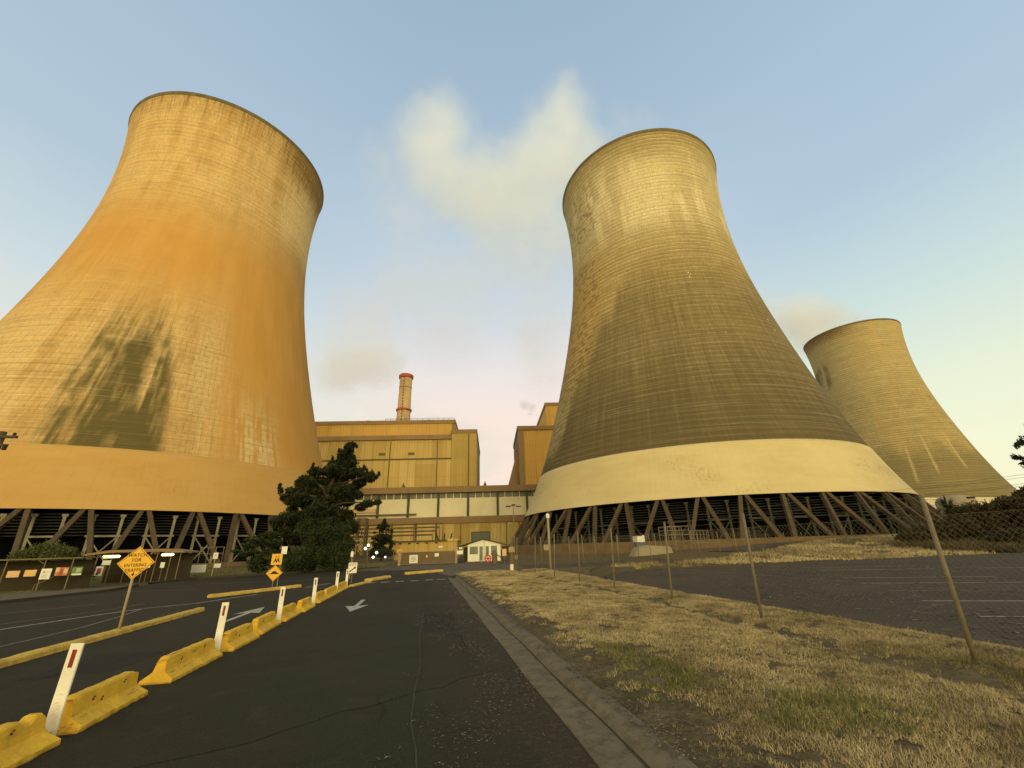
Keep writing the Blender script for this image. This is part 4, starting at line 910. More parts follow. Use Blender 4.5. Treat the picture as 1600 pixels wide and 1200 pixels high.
for i, ((y0, y1), lb) in enumerate(zip(SPANS, BL)):
    L_ = y1 - y0; root = thing('concrete_barrier', (-3.52 + (.06 if i in (3, 6) else 0) + random.uniform(-.015, .015), (y0 + y1) / 2, .005), lb, 'barrier', 'yellow concrete barriers down the middle of the road', random.uniform(-.025, .025))
    prof = [(-.20, 0), (-.205, .05), (-.10, .115), (-.078, .14), (-.062, .29), (-.045, .308), (.045, .308), (.062, .29), (.078, .14), (.10, .115), (.205, .05), (.20, 0)]
    ns = 26; V = []; rr = random.Random(i)
    for k in range(ns + 1):
        t = k / ns; e = min(t, 1 - t) * L_
        for (p, z) in prof:
            chip = 0
            if z > .25 and e < .10: chip = .02 + .03 * rr.random()
            if i == 0 and t > .8 and z > .25: chip = .05 * (1 + math.sin(t * 40)) * .6
            sl_ = .09 if k in (0, ns) else 0
            yy_ = (t - .5) * L_ + (sl_ * (z / .3) * (1 if k == 0 else -1))
            V.append((p * (1 + rr.uniform(-.03, .03)) if z > 0 else p * (1 + rr.uniform(-.05, .05)), yy_, max(0, z - chip + rr.uniform(-.004, .004) * (z > 0))))
    n = len(prof); ix = np.arange((ns + 1) * n).reshape(ns + 1, n)
    F = [(ix[k, j], ix[k, (j + 1) % n], ix[k + 1, (j + 1) % n], ix[k + 1, j]) for k in range(ns) for j in range(n)] + [tuple(ix[0])[::-1], tuple(ix[ns])]
    m = MB(); m.add(V, [tuple(int(q_) for q_ in f) for f in F]); m.build('body', 'barrier_yellow', root, False)
    for (t, z) in ((.28, .21), (.72, .24), (.40, .17))[:2 + i % 2]:
        m = MB(); yb = (t - .5) * L_; xs = .066 + (.29 - z) * .09 * 1.2
        m.tube([(xs - .01, yb, z), (xs + .004, yb, z)], .011, 8); m.tube([(xs - .012, yb + .02, z + .018), (xs + .004, yb + .02, z + .018)], .008, 6); m.build('lifting_hole', 'rust', root)
DP = [(-3.50, 5.86, .02), (-3.50, 9.50, .01), (-3.46, 12.90, .0), (-3.47, 16.65, .0), (-3.50, 20.95, 0), (-3.46, 23.3, 0)]
DL = ['white marker post nearest the camera with scuffed foot, between the first two barriers', 'second white marker post, beside the painted arrow', 'third white marker post, in front of the yellow kerb island', 'fourth white marker post along the median', 'fifth white marker post, rising behind the low barrier run', 'farthest white marker post, next to the exit sign']
for i, ((x, y, tl), lb) in enumerate(zip(DP, DL)):
    root = thing('marker_post', (x, y, 0), lb, 'marker post', 'white plastic marker posts with red reflectors')
    root.rotation_euler = (0, tl, 0)
    m = MB(); m.box(-.058, .058, -.012, .012, 0, .83); m.build('post', 'post_white', root, bevel=.004)
    m = MB(); m.box(-.019, .019, -.0165, -.0125, .615, .775); m.build('reflector', 'reflector_red', root)
    m = MB()
    for (px_, pz) in ((-.02, .09), (.02, .07), (0, .05)): m.tube([(px_, -.012, pz), (px_, -.018, pz)], .006, 6)
    m.build('bolt', 'rust', root)

# yellow kerb blocks
def kerb_block(a, b, label, wd=.22, h=.115, tip=None):
    a = Vector((*a, 0)); b = Vector((*b, 0)); mid = (a + b) / 2; L_ = (b - a).length; rz = math.atan2((b - a).y, (b - a).x)
    root = thing('kerb_block', (mid.x, mid.y, 0), label, 'kerb', 'yellow painted traffic island kerbs', rz)
    n = max(1, round(L_ / 1.8)); s_ = L_ / n
    for k in range(n):
        x0 = -L_ / 2 + k * s_ + .012; x1 = x0 + s_ - .024; m = MB(); K = 12; pr = [(-wd / 2, 0), (-wd / 2, h * .7), (-wd * .36, h), (wd * .36, h), (wd / 2, h * .7), (wd / 2, 0)]
        V = [(x0 + (x1 - x0) * j / K, p + random.uniform(-.006, .006), z + (random.uniform(-.005, .005) if z else 0)) for j in range(K + 1) for p, z in pr]; q_ = len(pr)
        m.add(V, [(j * q_ + i, j * q_ + (i + 1) % q_, (j + 1) * q_ + (i + 1) % q_, (j + 1) * q_ + i) for j in range(K) for i in range(q_)] + [tuple(range(q_))[::-1], tuple(K * q_ + i for i in range(q_))])
        m.build('segment', 'kerb_yellow', root)
kerb_block((-6.9, 1.5), (-6.78, 16.6), 'long worn yellow kerb at the foot of the watch for traffic sign')
kerb_block((-8.55, 21.4), (-6.0, 25.2), 'yellow kerb behind the marker posts, below the speed hump sign', .26, .13)
kerb_block((-3.3, 23.9), (-2.72, 26.6), 'pale yellow kerb touching the last barrier', .26, .09)
kerb_block((-2.9, 27.6), (-2.0, 30.0), 'short yellow kerb just beyond the white dashes', .5, .13)
kerb_block((-.95, 32.8), (1.6, 34.8), 'yellow kerb island farthest down the road near the gate', .4, .16)
wx = -6.9 + NP.randn(900) * .12; wy = 8.8 + NP.rand(900) * 7.8
cl = fbm(wy * 2.2, wx * 0 + .5, 51) > .52; wx, wy = wx[cl], wy[cl]
tag(blades('weeds', wx, wy, np.full(len(wx), .0), .05 + .16 * NP.rand(len(wx)) ** 2, np.full(len(wx), .004), 'straw', NP.rand(len(wx)) * .5, 'thin dry weeds growing along the worn yellow kerb'), cat='weeds')

# ------------------------------------------------------------------ road signs
def diamond(name, parent, c, half, mat='sign_yellow', ry=0):
    m = MB(); m.prism([(0, -half), (half, 0), (0, half), (-half, 0)], lambda p, q_: (c[0] + p, c[1], c[2] + q_), lambda p, q_: (c[0] + p, c[1] + .008, c[2] + q_))
    o = m.build(name, mat, parent)
    m = MB(); h2 = half * .93; h3 = half * .90
    ring = [(0, -h2), (h2, 0), (0, h2), (-h2, 0)]; ri = [(0, -h3), (h3, 0), (0, h3), (-h3, 0)]
    m.add([(c[0] + p, c[1] - .003, c[2] + q_) for p, q_ in ring + ri], [(i, (i + 1) % 4, 4 + (i + 1) % 4, 4 + i) for i in range(4)]); m.build('border', 'letters', o)
    return o
ws = thing('warning_sign', (-6.79, 12.63, 0), 'yellow diamond sign reading WATCH FOR ENTERING TRAFFIC on a leaning tan post', 'road sign')
ws.rotation_euler = (0, R(-.5), R(8))
m = MB(); m.tube([(0, .03, 0), (0, .03, 1.62)], .028, 10); m.build('post', 'pole_tan', ws, True)
dm = diamond('sign_plate', ws, (0, -.01, 1.53), .375)
for k, (s_, sz) in enumerate((('WATCH', .112), ('FOR', .112), ('ENTERING', .102), ('TRAFFIC', .108))):
    text('lettering', s_, sz, 'letters', dm, (0, -.0135, 1.70 - k * .112), sx=.86)
m = MB(); m.add([(-.035, -.014, 1.285), (0, -.014, 1.225), (.035, -.014, 1.285), (.012, -.014, 1.285), (.012, -.014, 1.315), (-.012, -.014, 1.315), (-.012, -.014, 1.285)], [(0, 1, 2, 3, 4, 5, 6)]); m.build('symbol', 'letters', dm)
hs = thing('warning_sign', (-7.47, 26.0, 0), 'yellow speed hump diamond under a square pedestrian sign on thin posts', 'road sign')
m = MB(); m.tube([(-.06, .03, 0), (-.06, .03, 1.15)], .022, 8); m.tube([(.16, .05, 0), (.16, .05, 2.02)], .026, 8); m.build('post', 'galvanised', hs)
dm = diamond('sign_plate', hs, (-.06, 0, .68), .40)
m = MB(); pp = [(-.22, -.05), (.22, -.05), (.22, -.015)] + [(.13 * math.cos(a), .01 + .09 * math.sin(a)) for a in np.linspace(0, math.pi, 9)] + [(-.22, -.015)]
m.add([(-.06 + p, -.006, .68 + q_) for p, q_ in pp], [tuple(range(len(pp)))]); m.build('speed_hump_symbol', 'letters', dm)
m = MB(); m.box(-.30, .22, 0, .01, 1.08, 1.62); o = m.build('square_plate', 'sign_yellow', hs)
m = MB()
for cx_, s_ in ((-.10, 1), (.03, 1.15)):
    m.tube([(cx_, -.002, 1.42 + .06 * s_), (cx_, -.006, 1.42 + .06 * s_)], .032, 10)
    m.add([(cx_ - .02, -.004, 1.42), (cx_ + .02, -.004, 1.42), (cx_ + .05, -.004, 1.3), (cx_ + .10, -.004, 1.19), (cx_ + .055, -.004, 1.19), (cx_, -.004, 1.28), (cx_ - .07, -.004, 1.19), (cx_ - .11, -.004, 1.19), (cx_ - .04, -.004, 1.31)], [tuple(range(9))])
m.build('people_symbol', 'letters', o)
m = MB(); m.box(.12, .40, .0, .012, 1.60, 1.98); m.build('parking_plate', 'sign_white', hs)
es = thing('exit_sign', (-3.70, 26.6, 0), 'small white exit sign with black diagonal arrow at the end of the barriers', 'road sign')
m = MB(); m.tube([(0, .03, 0), (0, .03, 1.05)], .02, 8); m.build('post', 'galvanised', es)
m = MB(); m.box(-.23, .23, 0, .012, .5, 1.04); pl = m.build('sign_plate', 'sign_white', es)
text('lettering', 'EXIT', .17, 'letters', pl, (0, -.004, .93))
m = MB(); m.add([(-.20, -.004, .58), (-.16, -.004, .54), (.12, -.004, .74), (.12, -.004, .69), (.20, -.004, .82), (.06, -.004, .82), (.08, -.004, .78)], [tuple(range(7))]); m.build('arrow_symbol', 'letters', pl)
sp = thing('parking_sign', (-16.0, 39.7, 0), 'small white parking sign on a thin post before the grass bank', 'road sign')
m = MB(); m.tube([(0, .02, 0), (0, .02, 1.9)], .03, 8); m.build('post', 'pole_tan', sp); m = MB(); m.box(-.17, .17, -.02, .0, 1.38, 1.83); pl = m.build('sign_plate', 'sign_white', sp)
m = MB(); m.box(-.08, .08, -.024, -.021, 1.56, 1.72); m.build('symbol', 'sign_tan', pl)
sp = thing('marker_sign', (-4.33, 30.2, 0), 'narrow white sign on a thin post beside the traffic signals', 'road sign')
m = MB(); m.tube([(0, .02, 0), (0, .02, 1.75)], .02, 8); m.build('post', 'pole_tan', sp); m = MB(); m.box(-.07, .09, -.02, .0, 1.3, 1.62); m.build('sign_plate', 'sign_white', sp)
tsg = thing('traffic_signal', (-8.45, 60, 0), 'pale panel of traffic signal heads near the pine tree', 'traffic signal')
m = MB(); m.box(-.75, .75, 0, .08, 2.2, 2.95); m.box(-.3, .3, 0, .08, 1.2, 2.2); m.tube([(0, .1, 0), (0, .1, 2.6)], .05, 8); m.build('panel', 'pole_tan', tsg)
for (x, z) in ((-.55, 2.65), (0, 2.65), (.5, 2.65), (0, 2.15), (0, 1.7)): m = MB(); m.tube([(x, -.14, z), (x, -.002, z)], .17, 12); m.build('lens', 'letters', tsg)

# ------------------------------------------------------------------ shelters and notice boards on the left
sh = thing('walkway_shelter', (-22, 31.4, 0), 'low dark walkway with flat roof and posters at far left', 'shelter')
m = MB(); m.box(-14, 2.45, -.4, 1.9, 1.70, 1.77); m.build('roof', 'shelter_roof', sh)
m = MB(); m.box(-14, 2.2, 1.2, 1.25, 0, 1.62); m.build('back_screen', 'shelter_screen', sh)
for x in (-12, -9, -6.4, -3.6, -1.2, .65, 2.0):
    m = MB(); m.tube([(x, -.3, 0), (x, -.3, 1.70)], .028, 8); m.build('post', 'galvanised', sh)
m = MB(); m.tube([(.5, -.35, .05), (.55, -.35, .35), (1.3, -.35, .75)], .018, 6); m.build('handrail', 'galvanised', sh)
m = MB(); m.tube([(.2, -.3, 1.7), (.62, -.3, 1.45)], .016, 6); m.build('brace', 'galvanised', sh)
boards = [(-22.85, .80, .58, .34, 'sign_tan', 'blank tan poster on the far left of the walkway'), (-22.05, .82, .56, .34, 'sign_tan', 'tan poster with a round emblem beside the blank one'), (-21.30, .64, .50, .56, 'sign_white', 'tall white poster in the middle of the walkway posters'), (-20.55, .80, .62, .44, 'poster_red', 'red and cream picture poster right of the white one'), (-19.80, .80, .52, .44, 'poster_green', 'green poster at the right end of the walkway')]
for i, (x, z, wd, h, mt, lb) in enumerate(boards):
    r_ = thing('poster', (x + .2, 31.0, 0), lb, 'poster', 'posters fixed along the walkway')
    m = MB(); m.box(-wd / 2, wd / 2, 0, .03, z, z + h); o = m.build('board', mt, r_)
    if i == 1: m = MB(); m.tube([(0, -.002, z + h * .5), (0, -.006, z + h * .5)], .11, 18); m.build('emblem', 'sign_yellow', r_)
    if i == 2:
        m = MB(); m.tube([(-.09, -.002, z + .38), (-.09, -.006, z + .38)], .05, 14); m.box(-.02, .17, -.006, -.002, z + .37, z + .39)
        for k in range(4): m.box(-.17, .12, -.006, -.002, z + .24 - k * .05, z + .252 - k * .05)
        m.build('print', 'letters_faint', r_)
    if i == 3:
        m = MB(); m.box(-.3, -.12, -.006, -.002, z + .2, z + .44); m.box(.1, .3, -.008, -.002, z + .12, z + .36); m.build('print', 'sign_tan', r_)
        m = MB(); m.tube([(-.02, -.004, z + .3), (-.02, -.009, z + .3)], .07, 12); m.box(-.1, .07, -.010, -.003, z + .02, z + .22); m.build('figure_print', 'chimney_red', r_)
    if i == 4:
        m = MB(); m.box(-.2, .26, -.006, -.002, z + .0, z + .08)
        for k in range(4): m.box(-.05, .2, -.006, -.002, z + .16 + k * .06, z + .18 + k * .06)
        m.build('print', 'sign_white', r_)
s2 = thing('bus_shelter', (-23.1, 36.9, 0), 'brown roofed entrance shelter lit by two yellow tube lamps', 'shelter')
m = MB(); m.prism([(-.1, 1.86), (1.5, 2.02), (4.6, 2.0), (6.1, 1.88), (6.1, 1.98), (4.6, 2.2), (1.3, 2.18), (-.1, 1.97)], lambda p, q_: (p, 0, q_), lambda p, q_: (p, 2.4, q_)); m.build('roof', 'fascia_brown', s2)
for x in (.6, 1.5, 2.45, 3.1, 3.6, 4.3, 5.2, 5.8):
    m = MB(); m.tube([(x, .25, 0), (x, .25, 1.95)], .03, 8); m.build('post', 'galvanised', s2)
m = MB(); m.box(.2, 5.9, 2.0, 2.05, 0, 1.85); m.build('back_screen', 'wall_olive' if False else 'shelter_screen', s2)
for (x0, x1, z, lb) in ((1.05, 2.15, 1.76, 'left glowing yellow tube lamp under the brown shelter roof'), (4.7, 5.5, 1.78, 'right, smaller glowing tube lamp under the brown shelter roof')):
    r_ = thing('tube_lamp', (-23.1 + (x0 + x1) / 2, 36.85, z), lb, 'lamp', 'lit tube lamps of the shelter')
    L_ = (x1 - x0) / 2; m = MB(); m.tube([(-L_, 0, 0), (-L_ * .85, 0, 0), (L_ * .85, 0, 0), (L_, 0, 0)], [.03, .085, .085, .03], 12); m.build('diffuser', 'tube_light', r_)
    m = MB(); m.box(-L_ * .9, L_ * .9, -.05, .08, .09, .13); m.build('housing', 'galvanised', r_)
for (x, z, wd, h, mt, lb) in ((-21.9, .55, .42, .60, 'sign_white', 'white framed notice below the left tube lamp'), (-21.6, 1.22, .5, .3, 'sign_white', 'small white notice high under the left tube lamp'), (-23.0, .95, .3, .3, 'sign_tan', 'small tan notice at the left end of the brown shelter'),
                          (-19.0, .95, .3, .32, 'sign_white', 'little white notice just right of the diamond sign'), (-18.1, .92, .26, .36, 'sign_white', 'white notice under the right tube lamp')):
    r_ = thing('notice', (x, 36.7, 0), lb, 'notice', 'notices in the entrance shelter'); m = MB(); m.box(-wd / 2, wd / 2, 0, .03, z, z + h); m.build('board', mt, r_)
    m = MB(); m.tube([(0, .05, 0), (0, .05, z)], .02, 6); m.build('post', 'galvanised', r_)
    if h > .5: m = MB(); m.box(-.12, .13, -.006, -.002, z + .1, z + .48); m.build('print', 'chimney_red', r_)
for (x, z, wd, h, mt, lb) in ((-20.15, 1.12, 1.05, .42, 'sign_tan', 'wide tan and yellow board above the white board on the fence'), (-20.1, .32, .75, .62, 'pole_tan', 'tan notice with dark lines on the bank fence'),
                          (-18.25, .36, 1.7, .58, 'sign_white', 'long blank white board on the bank fence'), (-16.75, .66, .55, .32, 'sign_white', 'small white notice at the right end of the bank fence boards')):
    r_ = thing('fence_board', (x, 41.6 + max(0, (x + 20)) * .25 - .2, 0), lb, 'notice board', 'boards hung on the bank fence'); m = MB(); m.box(-wd / 2, wd / 2, 0, .03, z, z + h); m.build('board', mt, r_)
    if mt == 'pole_tan':
        m = MB()
        for k in range(4): m.box(-.3, .3, -.006, -.002, z + .08 + k * .14, z + .13 + k * .14)
        m.build('print', 'pipe_brown', r_)
    if wd == 1.05: m = MB(); m.box(0, .52, -.006, -.002, z + .02, z + .40); m.build('print', 'sign_yellow', r_)
# railed platform by the shelter
rp = thing('railed_platform', (-18.6, 43, 0), 'thin steel handrail behind the shelter, before the tower legs', 'handrail')
m = MB()
for x in (0, .6, 1.2, 1.8): m.tube([(x, 0, 0), (x, 0, 2.3)], .03, 6)
for z in (1.8, 2.3): m.tube([(0, 0, z), (1.8, 0, z)], .025, 6)
m.build('rail', 'galvanised', rp)

# ------------------------------------------------------------------ poles and lamps
lp = thing('street_lamp', (12.6, 60, 0), 'tall thin lamp post with two floodlights before the turbine hall', 'street lamp')
m = MB(); m.tube([(0, 0, -.1), (0, 0, 7.0)], [.09, .05], 8); m.build('pole', 'galvanised', lp)
for s_ in (-1, 1):
    m = MB(); m.beam((0, 0, 6.95), (s_ * .65, 0, 7.0), .05, .05); m.build('arm', 'mullion', lp); m = MB(); m.box(s_ * .75 - .32, s_ * .75 + .32, -.22, .22, 6.85, 6.98); m.build('lamp_head', 'letters', lp)
m = MB(); m.box(-.25, .25, -.2, .2, 7.05, 7.2); m.build('lamp_head', 'letters', lp)
lp = thing('street_lamp', (14.0, 70, 0), 'shorter thin lamp post left of the double floodlight post', 'street lamp')
m = MB(); m.tube([(0, 0, -.1), (0, 0, 5.1)], .06, 8); m.build('pole', 'galvanised', lp); m = MB(); m.box(-.4, .4, -.2, .2, 5.05, 5.2); m.build('lamp_head', 'pole_tan', lp)
cp = thing('camera_pole', (8.68, 29.6, 0), 'pale pole with white camera housing standing by the fence', 'camera pole')
m = MB(); m.tube([(0, 0, -.1), (0, 0, 3.45)], .075, 10); m.build('pole', 'post_white' if False else 'pale_cover', cp, True)
m = MB(); m.lathe([(.0, 3.42), (.12, 3.42), (.13, 3.62), (.09, 3.72), (0, 3.74)], 16); m.build('camera_housing', 'post_white', cp)
m = MB(); m.box(-.42, -.08, -.1, .06, 1.32, 1.68); m.build('junction_box', 'pole_tan', cp)
ip = thing('intercom_post', (6.15, 30.4, 0), 'gate pillar with white base and clustered boxes at the fence corner', 'intercom post')
m = MB(); m.box(-.11, .11, -.11, .11, 0, .5); m.build('base', 'post_white', ip, bevel=.02); m = MB(); m.box(-.13, .15, -.1, .12, .5, 1.25); m.build('column', 'gate_brown', ip, bevel=.02)
m = MB(); m.box(-.2, .2, -.15, .05, 1.25, 1.6); m.box(.2, .42, -.1, .05, .8, 1.05); m.build('box', 'pole_tan', ip); m = MB(); m.tube([(.22, 0, 0), (.24, 0, 2.4)], .035, 8); m.build('pole', 'galvanised', ip)
up_ = thing('utility_pole', (-16.85, 20.1, 0), 'wooden utility pole top with crossarms at the left edge', 'utility pole')
m = MB(); m.tube([(0, 0, 0), (.05, 0, 6.55)], [.15, .11], 12); m.build('pole', 'wood_pole', up_, True)
m = MB(); m.box(-.5, .62, -.12, -.02, 6.28, 6.38); m.box(-.3, .42, -.12, -.02, 5.95, 6.03); m.build('crossarm', 'wood_pole', up_)
for x in (-.4, .5): m = MB(); m.tube([(x, -.07, 6.38), (x, -.07, 6.5)], .05, 8); m.build('insulator', 'letters', up_)
m = MB(); m.tube([(.35, -.07, 5.8), (.4, -.12, 5.98)], .07, 8); m.build('fuse', 'letters', up_)
GLN = ['upper globe lamp left of the small conifer', 'lower left globe lamp beside the small conifer', 'globe lamp just under the small conifer', 'globe lamp beside the pale notice on the gate fence', 'small globe lamp right of the conifer foot']
for (x, z, r_, lb) in ((-7.25, 2.33, .17, GLN[0]), (-7.6, 1.92, .19, GLN[1]), (-6.06, 1.33, .18, GLN[2]), (-6.48, .75, .17, GLN[3]), (-4.85, .72, .12, GLN[4])):
    g = thing('globe_lamp', (x, 65, 0), 'lit white ' + lb, 'lamp', 'lit globe lamps by the gate garden')
    m = MB(); m.tube([(0, 0, 0), (0, 0, z - r_ * .9)], .03, 6); m.build('post', 'mullion', g)
    m = MB(); m.lathe([(.02, z - r_)] + [(r_ * math.sin(t), z - r_ * math.cos(t)) for t in np.linspace(.3, math.pi - .05, 9)], 16); m.build('globe', 'globe_light', g, True)
# steel pump platform and cover on the mound
ct = thing('concrete_cover', (27.6, 49.2, height(27.6, 49.2)), 'low pale concrete cover on the path below the olive tower', 'pit cover')
m = MB(); m.prism([(-2.9, -.2), (2.6, -.2), (2.2, .9), (-1.2, 1.1), (-2.1, .8)], lambda p, q_: (p, 0, q_), lambda p, q_: (p * .9, 2.0, q_)); m.build('cover', 'pale_cover', ct, bevel=.12)
pu = thing('pump_unit', (26.5, 50.9, height(27, 51)), 'white and blue pump standing behind the pale cover', 'pump')
m = MB(); m.box(-.5, .8, -.4, .4, 0, 1.5); m.build('base', 'blue_paint', pu, bevel=.06); m = MB(); m.box(-.55, .5, -.45, .45, 1.5, 2.2); m.tube([(.7, 0, 1.5), (.7, 0, 2.3)], .16, 10); m.build('housing', 'post_white', pu, bevel=.08)
pf = thing('steel_platform', (32.2, 53.4, height(32, 53) - .1), 'small galvanised steel platform with handrails in front of tower legs', 'platform')
m = MB(); m.box(0, 3.2, 0, 2.2, 2.1, 2.2)
for x in (0, 1.05, 2.1, 3.15): m.tube([(x, 0, 0), (x, 0, 3.2)], .05, 6); m.tube([(x, 2.2, 0), (x, 2.2, 3.2)], .05, 6)
for z in (2.7, 3.2): m.tube([(0, 0, z), (3.2, 0, z)], .04, 6); m.tube([(0, 2.2, z), (3.2, 2.2, z)], .04, 6)
m.box(3.3, 5.8, 0, 2, 1.0, 1.1)
for x in np.arange(3.3, 5.9, .5): m.tube([(x, 0, 0), (x, 0, 2.6)], .04, 6)
for z in (1.6, 2.1, 2.6): m.tube([(3.3, 0, z), (5.8, 0, z)], .035, 6)
m.build('frame', 'galvanised', pf)
# white industrial building before the far tower
fb = thing('storage_shed', (172, 122, 5.2), 'long pale shed with vertical joints at the foot of the far tower', 'shed')
m = MB(); m.box(0, 62, 0, 14, 0, 8.0); m.build('wall', 'far_white', fb)
m = MB()
for x in np.arange(13, 62, 7.2): m.box(x, x + .3, -.2, -.02, 0, 8.0)
m.build('wall_joint', 'fascia_brown', fb); m = MB(); m.box(-.3, 62.3, -.5, 14.5, 8.0, 8.5); m.build('roof', 'panel_cream', fb)
tk = thing('storage_tank', (176.5, 112, 5), 'round pale tank with a dark hatch before the shed', 'tank')
m = MB(); m.lathe([(5.2, 0), (5.2, 6.4), (4.4, 7.6), (2.2, 8.4), (0, 8.6)], 32); m.build('shell', 'pale_cover', tk, True); m = MB(); m.box(-1.6, 1.2, -5.0, -4.3, 6.9, 7.5); m.build('hatch', 'letters', tk)

# overhead wires to the right
pw = thing('power_line', (0, 0, 0), 'two thin power lines crossing before the far tower', 'power line')
for k, (z0, z1) in enumerate(((12.9, 14.6), (14.0, 15.4))):
    m = MB(); m.tube([(186 + 130 * t, 140, (15.6, 18.2)[k] + 11.5 * t - 5 * t * (1 - t)) for t in np.linspace(0, 1, 14)], .06, 4, False); m.build('wire', 'letters', pw)

# ------------------------------------------------------------------ vegetation
def leaves(name, blobs, n, size, mat, parent, elong=2.2, shell=.55, seed=0, up=0., gap=.0, flat=1.0):
    rs = np.random.RandomState(seed); vol = np.array([b[3] * b[4] * b[5] for b in blobs]) ** .72; cnt = (n * vol / vol.sum()).astype(int) + 1
    C_ = []; T_ = []
    for b, c_ in zip(blobs, cnt):
        dirs = rs.randn(c_, 3); dirs /= np.linalg.norm(dirs, axis=1)[:, None]; rr = (shell + (1 - shell) * rs.rand(c_)) * (rs.rand(c_) ** .22)
        tt = fbm(dirs[:, 0] * 2.5 + b[0] * 3, dirs[:, 2] * 2.5 + dirs[:, 1] * 2 + b[2] * 3, seed)
        rr *= .68 + .62 * tt
        p = dirs * rr[:, None] * np.array(b[3:6]) + np.array(b[:3]); C_.append(p)
        T_.append(np.clip(.15 + .95 * (tt - .25) + .25 * (rs.rand(c_) - .5) + .12 * dirs[:, 2], 0, 1))
    C_ = np.concatenate(C_); T_ = np.concatenate(T_)
    if gap:
        k = fbm(C_[:, 0] * 1.1 + 50, C_[:, 2] * 1.4 + C_[:, 1] * .4, seed + 5) > gap; C_, T_ = C_[k], T_[k]
    n = len(C_); a = rs.randn(n, 3); a[:, 2] = a[:, 2] * flat + up; a /= np.linalg.norm(a, axis=1)[:, None]; b = np.cross(a, rs.randn(n, 3)); b /= np.linalg.norm(b, axis=1)[:, None]
    s_ = size * (.6 + .8 * rs.rand(n))[:, None]
    V = np.stack([C_ - a * s_ * elong * .5, C_ + b * s_ * .42, C_ + a * s_ * elong * .5, C_ - b * s_ * .42], 1).reshape(-1, 3)
    return npmesh(name, V, np.arange(4 * n).reshape(n, 4), mat, parent, attrs={'tone': np.repeat(T_, 4)})
def limbs(name, parent, paths, mat='bark'):
    m = MB()
    for pts, r0, r1 in paths:
        k = len(pts); m.tube(pts, [r0 + (r1 - r0) * i / (k - 1) for i in range(k)], 8)
    return m.build(name, mat, parent, True)

# big pine by the left bank (local coords about its base)
PX, PY = -10.2, 43.6
pine = thing('pine_tree', (PX, PY, 0), 'large dark wind-shaped pine tree between the orange tower and the hall', 'tree')
def pb(px_, py_, r, rz=None, dy=0, ry=None):
    """crown clump given by its place in the tree's own plane (metres): px_ across, py_ up"""
    return (px_, dy, py_, r, ry or r * 1.1, rz or r * .6)
SC = .0679  # metres per unit of the crown sketch
def ck(x, y): x = 488 + (x - 488) * .88; y = 893 - (893 - y) * .97; return ((x - 478) * SC * .99 + .25, (893 - y) * SC * 1.035)
cr = []
rs = random.Random(3)
for (x, y, r, rz) in ((519, 728, 9, 9), (510, 738, 12, 10), (523, 742, 8, 7), (500, 752, 14, 8), (516, 752, 15, 9), (530, 752, 8, 6), (498, 762, 14, 9), (485, 760, 12, 9), (470, 763, 12, 8), (520, 765, 16, 9),
                   (452, 772, 12, 9), (468, 776, 14, 9), (490, 775, 15, 8), (535, 764, 15, 9), (548, 768, 12, 6), (555, 773, 12, 6), (540, 777, 14, 7), (530, 782, 14, 6), (560, 769, 9, 4), (447, 783, 9, 7), (462, 788, 12, 6),
                   (440, 790, 9, 5), (428, 797, 9, 6), (438, 802, 11, 7), (423, 789, 3.5, 5), (450, 806, 12, 6), (440, 812, 9, 5), (510, 782, 12, 5), (480, 800, 18, 8), (500, 802, 18, 9), (520, 803, 16, 8), (465, 808, 18, 9), (556, 807, 13, 5), (570, 804, 8, 3.5), (545, 812, 10, 5),
                   (470, 790, 20, 11), (500, 788, 20, 11), (485, 815, 22, 12), (455, 800, 16, 10), (520, 790, 18, 10), (505, 770, 17, 10), (535, 795, 14, 8), (510, 745, 13, 10), (495, 835, 26, 14), (530, 838, 16, 12), (425, 830, 12, 9), (446, 825, 22, 10), (470, 825, 26, 14), (500, 820, 24, 14), (520, 822, 18, 10), (440, 842, 16, 10), (455, 850, 20, 12)):
    X_, Z_ = ck(x, y); cr.append((X_, rs.uniform(-.9, .9), Z_, r * SC * .86, r * SC * 1.1, rz * SC * .95))
leaves('crown', cr, 110000, .125, 'pine_leaf', pine, 3.4, .25, 5, up=.5, gap=.29)
tw = []
for k in range(70):
    b = rs.choice(cr[:30]); a = rs.uniform(0, 6.28); x0, z0 = b[0] + b[3] * .7 * math.cos(a), b[2] + b[5] * .7 * abs(math.sin(a)); tw.append((x0 + .25 * math.cos(a), b[1] + rs.uniform(-.5, .5), z0 + rs.uniform(.05, .35), .13, .13, .26))
leaves('shoot', tw, 9000, .11, 'pine_leaf', pine, 2.4, .2, 8, up=1.2)
c3 = lambda x, y, d_=0: (ck(x, y)[0], d_, ck(x, y)[1])
limbs('trunk', pine, [([c3(482, 895), c3(484, 850), c3(490, 812), c3(492, 790), c3(500, 765), c3(512, 735), c3(518, 722)], .42, .05)])
limbs('branch', pine, [([c3(490, 800), c3(486, 787, -.3), c3(470, 775, -.6)], .16, .05), ([c3(490, 805), c3(475, 797, -.5), c3(445, 793, -.9), c3(428, 797, -1)], .15, .04), ([c3(493, 790), c3(510, 780, -.4), c3(545, 772, -.9)], .16, .05),
                     ([c3(490, 812), c3(520, 806, -.5), c3(565, 806, -1)], .14, .03), ([c3(486, 830), c3(460, 818, .6), c3(440, 812, .9)], .15, .04), ([c3(492, 785), c3(480, 768, .6), c3(452, 772, .8)], .12, .04), ([c3(425, 797, -.9), c3(424, 790, -.9)], .04, .02)])
iv = thing('evergreen_shrub', (-9.6, 42.2, 0), 'rounded mid green shrub mass under the pine, touching the ground', 'shrub')
